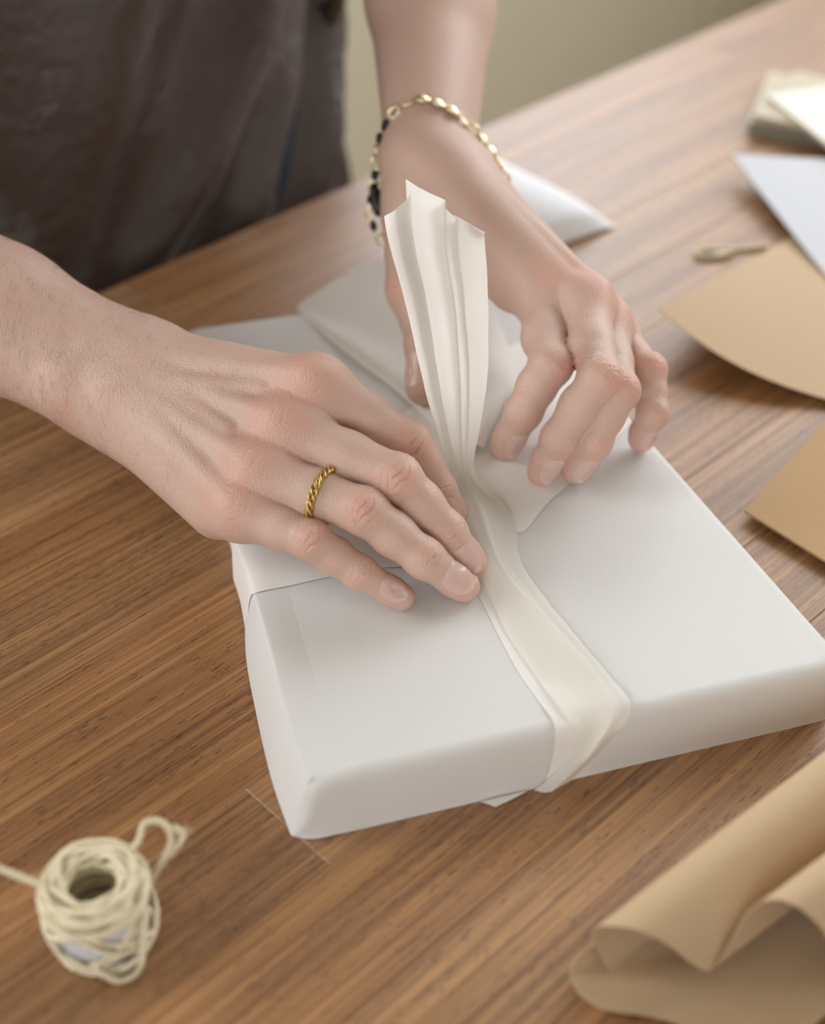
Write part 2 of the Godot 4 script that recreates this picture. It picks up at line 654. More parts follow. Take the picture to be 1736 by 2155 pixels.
func materials() -> void:
	var tones := [Color(1, 1, 1), Color(0.95, 0.935, 0.91), Color(1.0, 0.97, 0.92), Color(0.91, 0.885, 0.86), Color(1.0, 1.0, 0.98), Color(0.98, 0.95, 0.9)]
	M.wood = []
	var rough := noise_tex(0.02, 5, 3, 256)
	for k in 2:
		var tex := ImageTexture.create_from_image(wood_image(11 + k * 20, 2048, 512))
		for c in tones:
			var m := std(c, 0.4, 0.9)
			m.albedo_texture = tex
			m.heightmap_enabled = true
			m.heightmap_texture = tex
			m.heightmap_scale = 0.003
			m.resource_name = "oiled_wood"
			M.wood.append(m)
	M.wall = std(Color(0.88, 0.845, 0.75), 0.85)
	M.white_wall = std(Color(0.85, 0.83, 0.8), 0.9)
	M.ceiling = std(Color(0.54, 0.5, 0.44), 0.9)
	M.floor = std(Color(0.76, 0.73, 0.68), 0.6)
	M.frame = std(Color(0.85, 0.85, 0.84), 0.5)
	M.glass = std(Color(1, 1, 1, 0.05), 0.02)
	M.glass.transparency = BaseMaterial3D.TRANSPARENCY_ALPHA
	var grain := noise_tex(0.06, 3, 3, 512)
	M.paper = std(Color(0.89, 0.888, 0.878), 0.75, 0.4)
	M.paper.uv1_triplanar = true
	M.paper.uv1_scale = Vector3(18, 18, 18)
	M.paper.heightmap_enabled = true
	M.paper.heightmap_texture = grain
	M.paper.heightmap_scale = 0.004
	M.tissue = std(Color(0.985, 0.98, 0.965), 0.6, 0.35)
	M.tissue.backlight_enabled = true
	M.tissue.backlight = Color(0.9, 0.89, 0.86)
	M.tissue_flat = std(Color(0.975, 0.968, 0.95), 0.55, 0.4)
	M.tissue_flat.backlight_enabled = true
	M.tissue_flat.backlight = Color(0.3, 0.295, 0.285)
	M.tissue.backlight = Color(1.0, 0.99, 0.96)
	M.white = std(Color(0.83, 0.84, 0.855), 0.7)
	M.packet = std(Color(0.93, 0.935, 0.945), 0.65)
	M.card_grey = std(Color(0.55, 0.54, 0.48), 0.6)
	M.card_tan = std(Color(0.80, 0.76, 0.66), 0.6)
	M.card_gilt = std(Color(0.86, 0.72, 0.42), 0.4)
	M.card_pale = std(Color(0.94, 0.935, 0.88), 0.5)
	M.kraft = std(Color(0.79, 0.68, 0.54), 0.75)
	M.kraft.uv1_triplanar = true
	M.kraft.uv1_scale = Vector3(10, 10, 10)
	M.kraft.heightmap_enabled = true
	M.kraft.heightmap_texture = grain
	M.kraft.heightmap_scale = 0.01
	M.kraft_dark = M.kraft.duplicate()
	M.kraft_dark.albedo_color = Color(0.74, 0.60, 0.43)
	M.skin = std(Color.WHITE, 0.42, 0.5)
	M.skin.vertex_color_use_as_albedo = true
	M.skin.subsurf_scatter_enabled = true
	M.skin.subsurf_scatter_strength = 0.12
	M.skin.uv1_triplanar = true
	M.skin.uv1_scale = Vector3(36, 36, 36)
	M.skin.heightmap_enabled = true
	M.skin.heightmap_texture = noise_tex(0.05, 9, 4, 512)
	M.skin.heightmap_scale = 0.032
	M.nail = std(Color.WHITE, 0.28, 0.5)
	M.nail.vertex_color_use_as_albedo = true
	M.gold = std(Color(0.80, 0.68, 0.42), 0.3)
	M.gold.metallic = 1.0
	M.pale_gold = std(Color(0.95, 0.90, 0.76), 0.33)
	M.pale_gold.metallic = 1.0
	M.black = std(Color(0.02, 0.022, 0.03), 0.3)
	M.apron = std(Color(0.275, 0.225, 0.205), 0.36, 0.6)
	M.apron.uv1_triplanar = true
	M.apron.uv1_scale = Vector3(9, 9, 9)
	M.apron.heightmap_enabled = true
	M.apron.heightmap_texture = noise_tex(0.015, 21, 4, 512)
	M.apron.heightmap_scale = 0.12
	M.shirt = std(Color(0.2, 0.19, 0.19), 0.9)
	M.jeans = std(Color(0.12, 0.16, 0.24), 0.9)
	M.hair = std(Color(0.16, 0.1, 0.06), 0.5)
	M.arm_hair = std(Color(0.55, 0.42, 0.31), 0.5)
	M.jute = std(Color(0.94, 0.895, 0.775), 0.9)
	M.strap = std(Color(0.25, 0.2, 0.12), 0.7)


func build_room() -> void:
	var rb := room_basis()
	var place := Transform3D(rb, Vector3.ZERO)
	var wall_parts := func(parts: Array) -> ArrayMesh:
		var b := Batch.new()
		for p in parts:
			b.box(p[0], p[1], p[2], p[3], p[4], p[5])
		return b.mesh()
	# e, y, z with z = minus the distance from the camera across the table
	var f := structure("floor", wall_parts.call([[-2.4, -1.0, -1.9, 2.9, -0.9, 2.8]]), M.floor)
	f.transform = place
	var c := structure("ceiling", wall_parts.call([[-2.4, 2.4, -1.9, 2.9, 2.5, 2.8]]), M.ceiling)
	c.transform = place
	var w := structure("wall_back", wall_parts.call([[-2.4, -0.9, -1.8, 2.82, 0.5, -1.66], [-2.4, 1.9, -1.8, 2.82, 2.4, -1.66], [-2.4, 0.5, -1.8, -1.78, 1.9, -1.66], [-0.52, 0.5, -1.8, 0.52, 1.9, -1.66], [2.58, 0.5, -1.8, 2.82, 1.9, -1.66]]), M.wall)
	w.transform = place
	w = structure("wall_left", wall_parts.call([[-2.32, -0.9, -1.66, -2.2, 0.45, 2.6], [-2.32, 1.95, -1.66, -2.2, 2.4, 2.6], [-2.32, 0.45, -1.66, -2.2, 1.95, 0.4], [-2.32, 0.45, 2.1, -2.2, 1.95, 2.6]]), M.white_wall)
	w.transform = place
	w = structure("wall_right", wall_parts.call([[2.7, -0.9, -1.66, 2.82, 0.5, 2.6], [2.7, 2.1, -1.66, 2.82, 2.4, 2.6], [2.7, 0.5, -1.66, 2.82, 2.1, -1.26], [2.7, 0.5, 0.66, 2.82, 2.1, 2.6]]), M.white_wall)
	w.transform = place
	w = structure("wall_front", wall_parts.call([[-2.2, -0.9, 2.5, 2.7, 2.4, 2.62]]), M.white_wall)
	w.transform = place
	# windows: two in the back wall, one in each side wall; each a frame with two panes
	window_at(1, place, Vector3(0.52, 0.5, -1.73), Vector3(2.06, 1.4, 0))
	window_at(2, place, Vector3(-1.78, 0.5, -1.73), Vector3(1.26, 1.4, 0))
	window_at(3, place, Vector3(2.76, 0.5, -1.26), Vector3(0, 1.6, 1.92))
	window_at(4, place, Vector3(-2.26, 0.45, 0.4), Vector3(0, 1.5, 1.7))


func window_at(n: int, place: Transform3D, at: Vector3, size: Vector3) -> void:
	var b := Batch.new()
	var wide := maxf(size.x, size.z)
	var along := Vector3(1, 0, 0) if size.x > 0.0 else Vector3(0, 0, 1)
	var deep := Vector3(along.z, 0, along.x) * 0.04
	var bar := func(t: Batch, a: Vector3, c: Vector3, d: Vector3) -> void:
		var lo := (a - d).min(c + d)
		var hi := (a - d).max(c + d)
		t.box(lo.x, lo.y, lo.z, hi.x, hi.y, hi.z)
	for q in [0.0, 0.5 * wide - 0.03, wide - 0.06]:
		bar.call(b, at + along * q, at + along * (q + 0.06) + Vector3(0, size.y, 0), deep)
	for y in [0.0, size.y - 0.06]:
		bar.call(b, at + Vector3(0, y, 0), at + along * wide + Vector3(0, y + 0.06, 0), deep)
	var o := structure("window_%d" % n, b.mesh(), M.frame)
	o.transform = place
	for q in [0.06, 0.5 * wide + 0.03]:
		b = Batch.new()
		bar.call(b, at + along * q + Vector3(0, 0.06, 0), at + along * (q + 0.5 * wide - 0.09) + Vector3(0, size.y - 0.06, 0), deep * 0.06)
		obj("pane", b.mesh(), M.glass, o)


func build_table() -> void:
	var t := root("work_table", "long oiled wood work table of narrow brown staves, everything stands on it", "table", Vector3(0, -0.9, 0))
	var rb := room_basis().rotated(Vector3.UP, 0.0)
	var frame := Node3D.new()
	# staves run along the table, with staggered ends
	var wide := 0.0425
	var row := 0
	var z := -0.555
	var core := Batch.new()
	core.box(-0.948, -0.0395, -0.553, 1.598, -0.0012, 0.338)
	var body := obj("core", core.mesh(), M.wood[3], t)
	body.transform = Transform3D(rb, Vector3(0, 0.9, 0))
	frame.free()
	while z < 0.33:
		var x := -0.95 - rng.randf_range(0.0, 0.4)
		while x < 1.6:
			var l := rng.randf_range(0.42, 0.8)
			var x0 := maxf(x, -0.95)
			var x1 := minf(x + l, 1.6)
			x += l
			if x1 - x0 < 0.02:
				continue
			var s := obj("stave", stave(x1 - x0, wide), M.wood[rng.randi_range(0, M.wood.size() - 1)], t)
			s.transform = Transform3D(rb, Vector3(0, 0.9, 0) + room(Vector3(x0, -rng.randf_range(0.0, 0.00006), z)))
		z += wide
		row += 1
	for e in [-0.85, 1.5]:
		for q in [-0.48, 0.26]:
			var leg := Batch.new()
			leg.box(e - 0.03, -0.9, q - 0.03, e + 0.03, -0.0395, q + 0.03)
			var o := obj("leg", leg.mesh(), M.wood[0], t)
			o.transform = Transform3D(rb, Vector3(0, 0.9, 0))


func stave(l: float, w: float) -> ArrayMesh:    # a strip of wood with eased top edges and its own stretch of the grain
	var b := Batch.new()
	var e := 0.00035
	var hh := 0.012
	var u := rng.randf()
	var v := rng.randf()
	b.quad(Vector3(e, 0, e), Vector3(l - e, 0, e), Vector3(l - e, 0, w - e), Vector3(e, 0, w - e))
	b.quad(Vector3(0, -e, 0), Vector3(l, -e, 0), Vector3(l - e, 0, e), Vector3(e, 0, e))
	b.quad(Vector3(e, 0, w - e), Vector3(l - e, 0, w - e), Vector3(l, -e, w), Vector3(0, -e, w))
	b.quad(Vector3(0, -e, 0), Vector3(e, 0, e), Vector3(e, 0, w - e), Vector3(0, -e, w))
	b.quad(Vector3(l - e, 0, e), Vector3(l, -e, 0), Vector3(l, -e, w), Vector3(l - e, 0, w - e))
	b.quad(Vector3(0, -e, w), Vector3(l, -e, w), Vector3(l, -hh, w), Vector3(0, -hh, w))
	b.quad(Vector3(l, -e, 0), Vector3(0, -e, 0), Vector3(0, -hh, 0), Vector3(l, -hh, 0))
	b.quad(Vector3(l, -e, w), Vector3(l, -e, 0), Vector3(l, -hh, 0), Vector3(l, -hh, w))
	b.quad(Vector3(0, -e, 0), Vector3(0, -e, w), Vector3(0, -hh, w), Vector3(0, -hh, 0))
	for i in b.v.size():
		b.uv[i] = Vector2(b.v[i].x / 0.512 + u, (b.v[i].z - b.v[i].y) / 0.128 + v)
	return b.mesh()


# ---------------------------------------------------------------- the wrapped box
func box_outline(y: float, grow: float, round_r: Array) -> PackedVector3Array:
	var q := [Vector3(-31.8, y, -284.5), Vector3(147, y, -336.8), Vector3(47.2, y, -586.3), Vector3(-104.4, y, -545.5)]
	var out := PackedVector3Array()
	for i in 4:
		var c: Vector3 = q[i]
		var a: Vector3 = (q[(i + 3) % 4] - c).normalized()
		var d: Vector3 = (q[(i + 1) % 4] - c).normalized()
		var outward := -(a + d).normalized() * grow * 1.41
		var r: float = round_r[i]
		for s in 9:
			var t := s / 8.0
			var p0 := c + a * r
			var p2 := c + d * r
			out.append((p0.lerp(c, t).lerp(c.lerp(p2, t), t) + outward) * MM)
		# points along the side, so that the paper can belly a little
		var n: Vector3 = q[(i + 1) % 4]
		for s in range(1, 12):
			var t := s / 12.0
			var p := (c + d * r).lerp(n - d * float(round_r[(i + 1) % 4]), t)
			out.append((p + outward.normalized() * 0.0 + Vector3(d.z, 0, -d.x) * -grow) * MM)
	return out


func build_box() -> void:
	var b := root("gift_box", "flat rectangular box wrapped in matte white paper lying on the wooden table under both hands", "gift box", Vector3(20, 0, -430) * MM)
	var grid := []
	var h := BOX_H * 1000.0
	var steps := [[0.0, 0.6], [0.3, 0.3], [4.0, 0.2], [9.0, 0.3], [h * 0.55, 0.4], [h - 6.0, 0.2]]
	for s in steps:
		grid.append(box_outline(s[0], s[1], [9.0, 8.0, 8.0, 8.0]))
	for k in range(0, 7):
		var a := PI / 2 * k / 6.0
		grid.append(box_outline(h - 4.5 + 4.5 * sin(a), 0.2 - 4.5 * (1.0 - cos(a)), [9.0, 8.0, 8.0, 8.0]))
	# the flat top: every point of the rim is drawn in towards the middle
	var rim: PackedVector3Array = grid[-1]
	for k in [0.9, 0.7, 0.45, 0.2, 0.0]:
		var ring := PackedVector3Array()
		for p in rim:
			ring.append(Vector3(0.0145, BOX_H, -0.438).lerp(p, k))
		grid.append(ring)
	var m := Batch.new()
	m.rows(grid, true)
	var o := obj("wrapper", m.mesh(), M.paper, b)
	o.position = -b.position
	# the folded corner nearest the camera: the paper laps over and ends in a point
	var flap := Batch.new()
	var rows := [[Vector3(-20, 26.65, -294), Vector3(-17, 26.7, -294.5), Vector3(-13, 26.7, -295.5), Vector3(-8, 26.6, -296.5)],
		[Vector3(-29.5, 27.1, -288.0), Vector3(-25.0, 27.0, -288.4), Vector3(-19.0, 26.8, -290.4), Vector3(-11.0, 26.3, -293.2)],
		[Vector3(-32.6, 24.5, -285.6), Vector3(-29.0, 24.2, -284.5), Vector3(-22.5, 24.0, -286.3), Vector3(-13.0, 23.0, -289.8)],
		[Vector3(-35.2, 16.0, -285.7), Vector3(-31.0, 15.5, -284.0), Vector3(-24.0, 15.5, -286.0), Vector3(-15.0, 15.0, -289.0)],
		[Vector3(-37.2, 7.5, -286.0), Vector3(-33.6, 6.5, -284.0), Vector3(-26.0, 7.5, -285.6), Vector3(-15.0, 7.5, -289.0)],
		[Vector3(-39.2, 0.4, -286.3), Vector3(-37.4, 0.3, -285.0), Vector3(-30.0, 0.5, -284.2), Vector3(-15.0, 0.5, -289.0)]]
	flap.rows(loft(rows, 6, 6))
	o = obj("folded_corner", flap.mesh(), M.paper, b)
	o.position = -b.position
	# the overlapping sheet along the left side stands off a little
	flap = Batch.new()
	rows = [[Vector3(-20, 26.65, -294), Vector3(-29.5, 27.1, -288.0), Vector3(-32.6, 24.5, -285.6), Vector3(-37.2, 7.5, -286.0), Vector3(-39.2, 0.4, -286.3)],
		[Vector3(-25, 26.6, -313), Vector3(-37.0, 27.3, -310), Vector3(-40.6, 24.5, -309.5), Vector3(-45.6, 8, -309), Vector3(-47.0, 0.3, -309)],
		[Vector3(-33, 26.6, -340), Vector3(-44.6, 27.3, -338), Vector3(-48.2, 24.5, -338), Vector3(-52.8, 8, -337), Vector3(-54.2, 0.3, -337)],
		[Vector3(-40, 26.6, -366), Vector3(-51.6, 27.3, -364), Vector3(-55.2, 24.5, -364), Vector3(-59.0, 8, -364), Vector3(-60.2, 0.3, -364)],
		[Vector3(-46, 26.6, -389), Vector3(-57.6, 27.2, -386), Vector3(-61.0, 24.5, -387), Vector3(-62.8, 8, -388), Vector3(-63.2, 0.3, -389)],
		[Vector3(-56, 26.7, -404), Vector3(-62, 26.9, -403), Vector3(-65.4, 24.3, -403), Vector3(-66.6, 8, -404), Vector3(-66.9, 0.3, -405)]]
	flap.rows(loft(rows, 6, 5))
	o = obj("overlapping_sheet", flap.mesh(), M.paper, b)
	o.position = -b.position


# ---------------------------------------------------------------- the person
func finger(f: Field, g: int, pts: Array, r: Array, back: Vector3, crease := 1.0) -> void:
	# pts: knuckle, middle joint, end joint, centre of the tip; r: radii at knuckle, mid, joint, mid, joint, tip
	var p0: Vector3 = pts[0]
	var p1: Vector3 = pts[1]
	var p2: Vector3 = pts[2]
	var p3: Vector3 = pts[3]
	var k := 0.003
	var ups := []
	for s in [[p0, p1], [p1, p2], [p2, p3]]:
		var d: Vector3 = (s[1] - s[0]).normalized()
		ups.append((back - d * back.dot(d)).normalized())
	var u1: Vector3 = (ups[0] + ups[1]).normalized()
	var u2: Vector3 = (ups[1] + ups[2]).normalized()
	var m0: Vector3 = p0.lerp(p1, 0.55) - ups[0] * 0.9
	var m1: Vector3 = p1.lerp(p2, 0.5) - ups[1] * 0.7
	f.cap(p0, m0, r[0], r[1] + 0.2, g, k)
	f.cap(m0, p1, r[1] + 0.2, r[2] - 0.2, g, k)
	f.cap(p1, m1, r[2] - 0.2, r[3] + 0.35, g, k)
	f.cap(m1, p2, r[3] + 0.35, r[4], g, k)
	f.cap(p2, p3, r[4], r[5], g, k)
	# padded flesh on the palm side and the bony backs of the joints
	f.ball(p1 + u1 * 0.7, r[2] * 0.9, g, k)
	f.ball(p2 + u2 * 0.4, r[4] * 0.96, g, k)
	f.ball(p2.lerp(p3, 0.75) - ups[2] * r[5] * 0.22, r[5] * 0.99, g, k)
	f.ball(p1.lerp(p2, 0.45) - ups[1] * r[3] * 0.28, r[3] * 0.9, g, k)
	f.ball(p0.lerp(p1, 0.6) - ups[0] * r[1] * 0.3, r[1] * 0.9, g, k)
	if crease > 0.0:
		f.wrinkle(p1 + u1 * r[2] * 0.5, p2 - p0, u1, 1.0 * crease, 2.6, 5.2, 6.0)
		f.wrinkle(p2 + u2 * r[4] * 0.5, p3 - p1, u2, 0.8 * crease, 2.1, 3.6, 4.6)
	f.marks.append([(p1 + u1 * r[2]) * MM, 0.0085, Color(0.71, 0.37, 0.29), 0.6])
	f.marks.append([(p2 + u2 * r[4]) * MM, 0.006, Color(0.71, 0.39, 0.31), 0.5])
	f.marks.append([p3 * MM, 0.0105, Color(0.735, 0.41, 0.33), 0.62])


func nail_spot(pts: Array, r: Array, back: Vector3, wide: float, long: float, at := 0.62, turn := 0.0) -> Dictionary:
	var p2: Vector3 = pts[2]
	var p3: Vector3 = pts[3]
	var u := (p3 - p2).normalized()
	var v := (back - u * back.dot(u)).normalized().rotated(u, turn)
	# the back of the finger falls towards the tip
	var rr := lerpf(r[4], r[5], at)
	var c := p2.lerp(p3, at) + v * rr
	var u2: Vector3 = (u - v * (r[4] - r[5]) / p2.distance_to(p3)).normalized()
	return {"c": c, "u": u2, "v": (v - u2 * v.dot(u2)).normalized(), "w": wide, "l": long}


func nail_mesh(f: Field, s: Dictionary) -> ArrayMesh:
	var u: Vector3 = s.u
	var v: Vector3 = s.v
	var w := u.cross(v).normalized()
	var half_l: float = s.l * 0.5
	var half_w: float = s.w * 0.5
	var grid := []
	var cols := PackedColorArray()
	var act := f.only(s.g)
	var nr := 15
	var nc := 13
	var flat := 0.0
	for i in nr:
		var t := -1.0 + 2.0 * i / (nr - 1.0)
		var row := PackedVector3Array()
		# rounded cuticle, softly squared free edge
		var span := pow(maxf(1.0 - pow(absf(t), 3.2), 0.0), 1.0 / (2.6 if t < 0.0 else 3.0))
		span = maxf(span, 0.22 if t < 0.0 else 0.5)
		for k in nc:
			var q := -1.0 + 2.0 * k / (nc - 1.0)
			var side := q * span
			var lift := t + (0.14 * (1.0 - q * q) if t > 0.6 else 0.0) * (t - 0.6) / 0.4
			var p: Vector3 = s.c + u * (half_l * lift) + w * (half_w * side)
			var hit := f.march((p + v * 7.0) * MM, -v, act) / MM
			var height := (hit - p).dot(v)
			if absf(side) < 0.08 and absf(t) < 0.08:
				flat = height
			var keep := flat - side * side * half_w * 0.36 - maxf(t - 0.2, 0.0) * 0.35 if i > nr / 2 else -10.0
			height = maxf(height, keep)
			row.append((p + v * (height + 0.32 - 0.3 * pow(absf(q), 6.0) - (0.3 if i == 0 else 0.0))) * MM)
			var edge := smoothstep(0.86, 0.95, t + 0.08 * (1.0 - q * q))
			var moon := 1.0 - smoothstep(0.0, 0.32, Vector2(side * 0.8, t + 0.95).length() - 0.2)
			cols.append(Color(0.70, 0.475, 0.42).lerp(Color(0.76, 0.59, 0.53), moon * 0.5).lerp(Color(0.76, 0.62, 0.50), edge * 0.8))
		grid.append(row)
	var b := Batch.new()
	b.rows(grid)
	b.c = cols
	# thickness: a skirt that reaches into the finger
	var rim := PackedVector3Array()
	var low := PackedVector3Array()
	for k in nc:
		rim.append(grid[0][k])
	for i in range(1, nr):
		rim.append(grid[i][nc - 1])
	for k in range(nc - 2, -1, -1):
		rim.append(grid[nr - 1][k])
	for i in range(nr - 2, 0, -1):
		rim.append(grid[i][0])
	for p in rim:
		low.append(p - v * 0.0006)
	b.rows([rim, low], true)
	while b.c.size() < b.v.size():
		b.c.append(Color(0.66, 0.48, 0.42))
	# all faces outward
	for i in range(0, b.t.size(), 3):
		pass
	return b.mesh()


func right_hand() -> Field:
	var f := Field.new()
	f.cell = 0.00062
	var back := Vector3(-0.36, 0.85, 0.39)
	var wrist := Vector3(-114.1, 64, -451.7)
	var elbow := Vector3(-333, 126, -556)
	var across := Vector3(-0.49, -0.53, 0.70)    # from the thumb side to the little finger
	var ahead := Vector3(0.83, 0.1, 0.55)
	var arm := (elbow - wrist).normalized()
	var ix := [Vector3(-33.7, 82, -418.5), Vector3(-1.4, 62, -412.9), Vector3(9, 45, -406.4), Vector3(14.6, 36, -402.6)]
	var md := [Vector3(-44, 73, -405.2), Vector3(-5.2, 66, -387), Vector3(11.8, 47, -380.5), Vector3(20.6, 34, -378.4)]
	var rg := [Vector3(-53, 64, -392.2), Vector3(-16.5, 61, -374.8), Vector3(3.9, 46, -367.6), Vector3(18, 32.5, -368.1)]
	var pk := [Vector3(-59.1, 55, -382.3), Vector3(-34.2, 54, -367.5), Vector3(-18.1, 43, -363.6), Vector3(-3.8, 32, -363.2)]
	var th := [Vector3(-64, 44, -440), Vector3(-36, 38, -425), Vector3(-8, 36, -408), Vector3(2, 36, -402)]
	# wrist and forearm
	var mid := wrist + arm * 52
	for s in [-1.0, 1.0]:
		f.cap(wrist + across * 8.0 * s, mid + across * 5.5 * s, 17.0, 21.5, 0, 0.010, 0.006)
		f.cap(mid + across * 5.5 * s, elbow + across * 6.0 * s, 21.5, 37.0, 0, 0.010, 0.006)
	# carpals and metacarpals
	var bases := [wrist - across * 10.0 + ahead * 12, wrist - across * 3.0 + ahead * 14, wrist + across * 4.0 + ahead * 13, wrist + across * 10.0 + ahead * 11]
	var ends := [ix[0], md[0], rg[0], pk[0]]
	var rad := [10.2, 9.8, 9.3, 8.8]
	for i in 4:
		f.cap(wrist + across * (-8.0 + 5.3 * i), bases[i], 15.5, 13.5, 0, 0.010, 0.006)
		f.cap(bases[i], ends[i] - back * 1.5, 13.5, rad[i], 0, 0.010, 0.006)
	# the heel of the hand along the little finger side, and the ball of the thumb below
	f.cap(wrist + across * 13.0 + ahead * 16 - back * 7, pk[0] - back * 6 - ahead * 14 + across * 1.5, 12.5, 10.0, 0, 0.010, 0.006)
	f.cap(wrist - across * 9.0 + ahead * 14 - back * 8, th[0], 13.0, 11.5, 0, 0.010, 0.006)
	# knuckle heads, tendons and veins
	var tops := [ix[0], md[0], rg[0], pk[0]]
	var lift := [2.6, 2.4, 1.7, 1.2]
	for i in 4:
		f.ball(tops[i] + back * (lift[i] - 0.7) - ahead * 1.5, rad[i] * 0.88, 1, 0.004, 0.009)
		f.cap(bases[i] + back * [9.0, 10.6, 9.4, 9.0][i] + ahead * [8, 0, 6, 8][i], tops[i] + back * (rad[i] * 0.8), 2.0, 2.6, 2 + i, 0.003, [0.007, 0.0045, 0.006, 0.007][i])
	var vein := [[wrist + across * 6 + back * 15.2 - ahead * 4, wrist + across * 9.5 + ahead * 30 + back * 11.2, rg[0].lerp(pk[0], 0.5) - ahead * 18 + back * 8.6],
		[wrist - across * 2 + back * 16.2, wrist + across * 1 + ahead * 34 + back * 11.5, md[0].lerp(rg[0], 0.5) - ahead * 16 + back * 8.8],
		[wrist + across * 1 + ahead * 34 + back * 11.5, wrist - across * 5 + ahead * 52 + back * 10.5, ix[0].lerp(md[0], 0.5) - ahead * 14 + back * 8.6]]
	for k in vein.size():
		for i in 2:
			f.cap(vein[k][i] - back * 0.6, vein[k][i + 1] - back * 0.6, 1.5, 1.3, 7, 0.002, 0.004)
	f.ball(wrist + across * 14 + back * 10 + arm * 6, 9.5, 8, 0.004, 0.008)    # end of the ulna
	var sets := [ix, md, rg, pk]
	var radii := [[9.6, 8.3, 7.7, 6.9, 6.5, 5.6], [9.6, 8.5, 8.0, 7.1, 6.7, 5.9], [9.3, 8.5, 8.0, 7.0, 6.5, 5.7], [8.4, 7.2, 6.6, 5.8, 5.5, 4.8]]
	for i in 4:
		finger(f, 10 + i, sets[i], radii[i], back)
		f.marks.append([(tops[i] + back * 8.0) * MM, 0.0135, Color(0.75, 0.36, 0.27), [0.55, 0.55, 0.42, 0.4][i]])
		f.wrinkle(tops[i] + back * 5, sets[i][1] - bases[i], back, 0.3, 3.6, 9.0, 7.0)
	finger(f, 15, th, [11.0, 10.0, 9.5, 9.0, 8.5, 7.0], Vector3(0.3, 0.2, -0.9), 0.0)
	f.marks.append([(wrist + across * 18 + back * 8) * MM, 0.013, Color(0.70, 0.37, 0.30), 0.6])
	f.nails = []
	for q in [[ix, 0, 9.0, 11.0], [md, 1, 10.2, 12.0], [rg, 2, 10.2, 12.0], [pk, 3, 8.4, 10.2]]:
		var s := nail_spot(q[0], radii[q[1]], back, q[2], q[3], 0.66, 0.0)
		s.g = 10 + q[1]
		f.nails.append(s)
		f.nail_bed(s.c, s.u, s.v, s.l * 0.5, s.w * 0.5 + 0.2, 0.45)
	f.seed_point = md[1] * MM
	f.seed_dir = back
	f.clip_at = wrist * MM
	f.clip_dir = arm
	f.clip_len = 0.085
	f.ring_at = rg[0].lerp(rg[1], 0.6) - back * 0.6
	f.ring_dir = (rg[1] - rg[0]).normalized()
	f.elbow = elbow
	return f


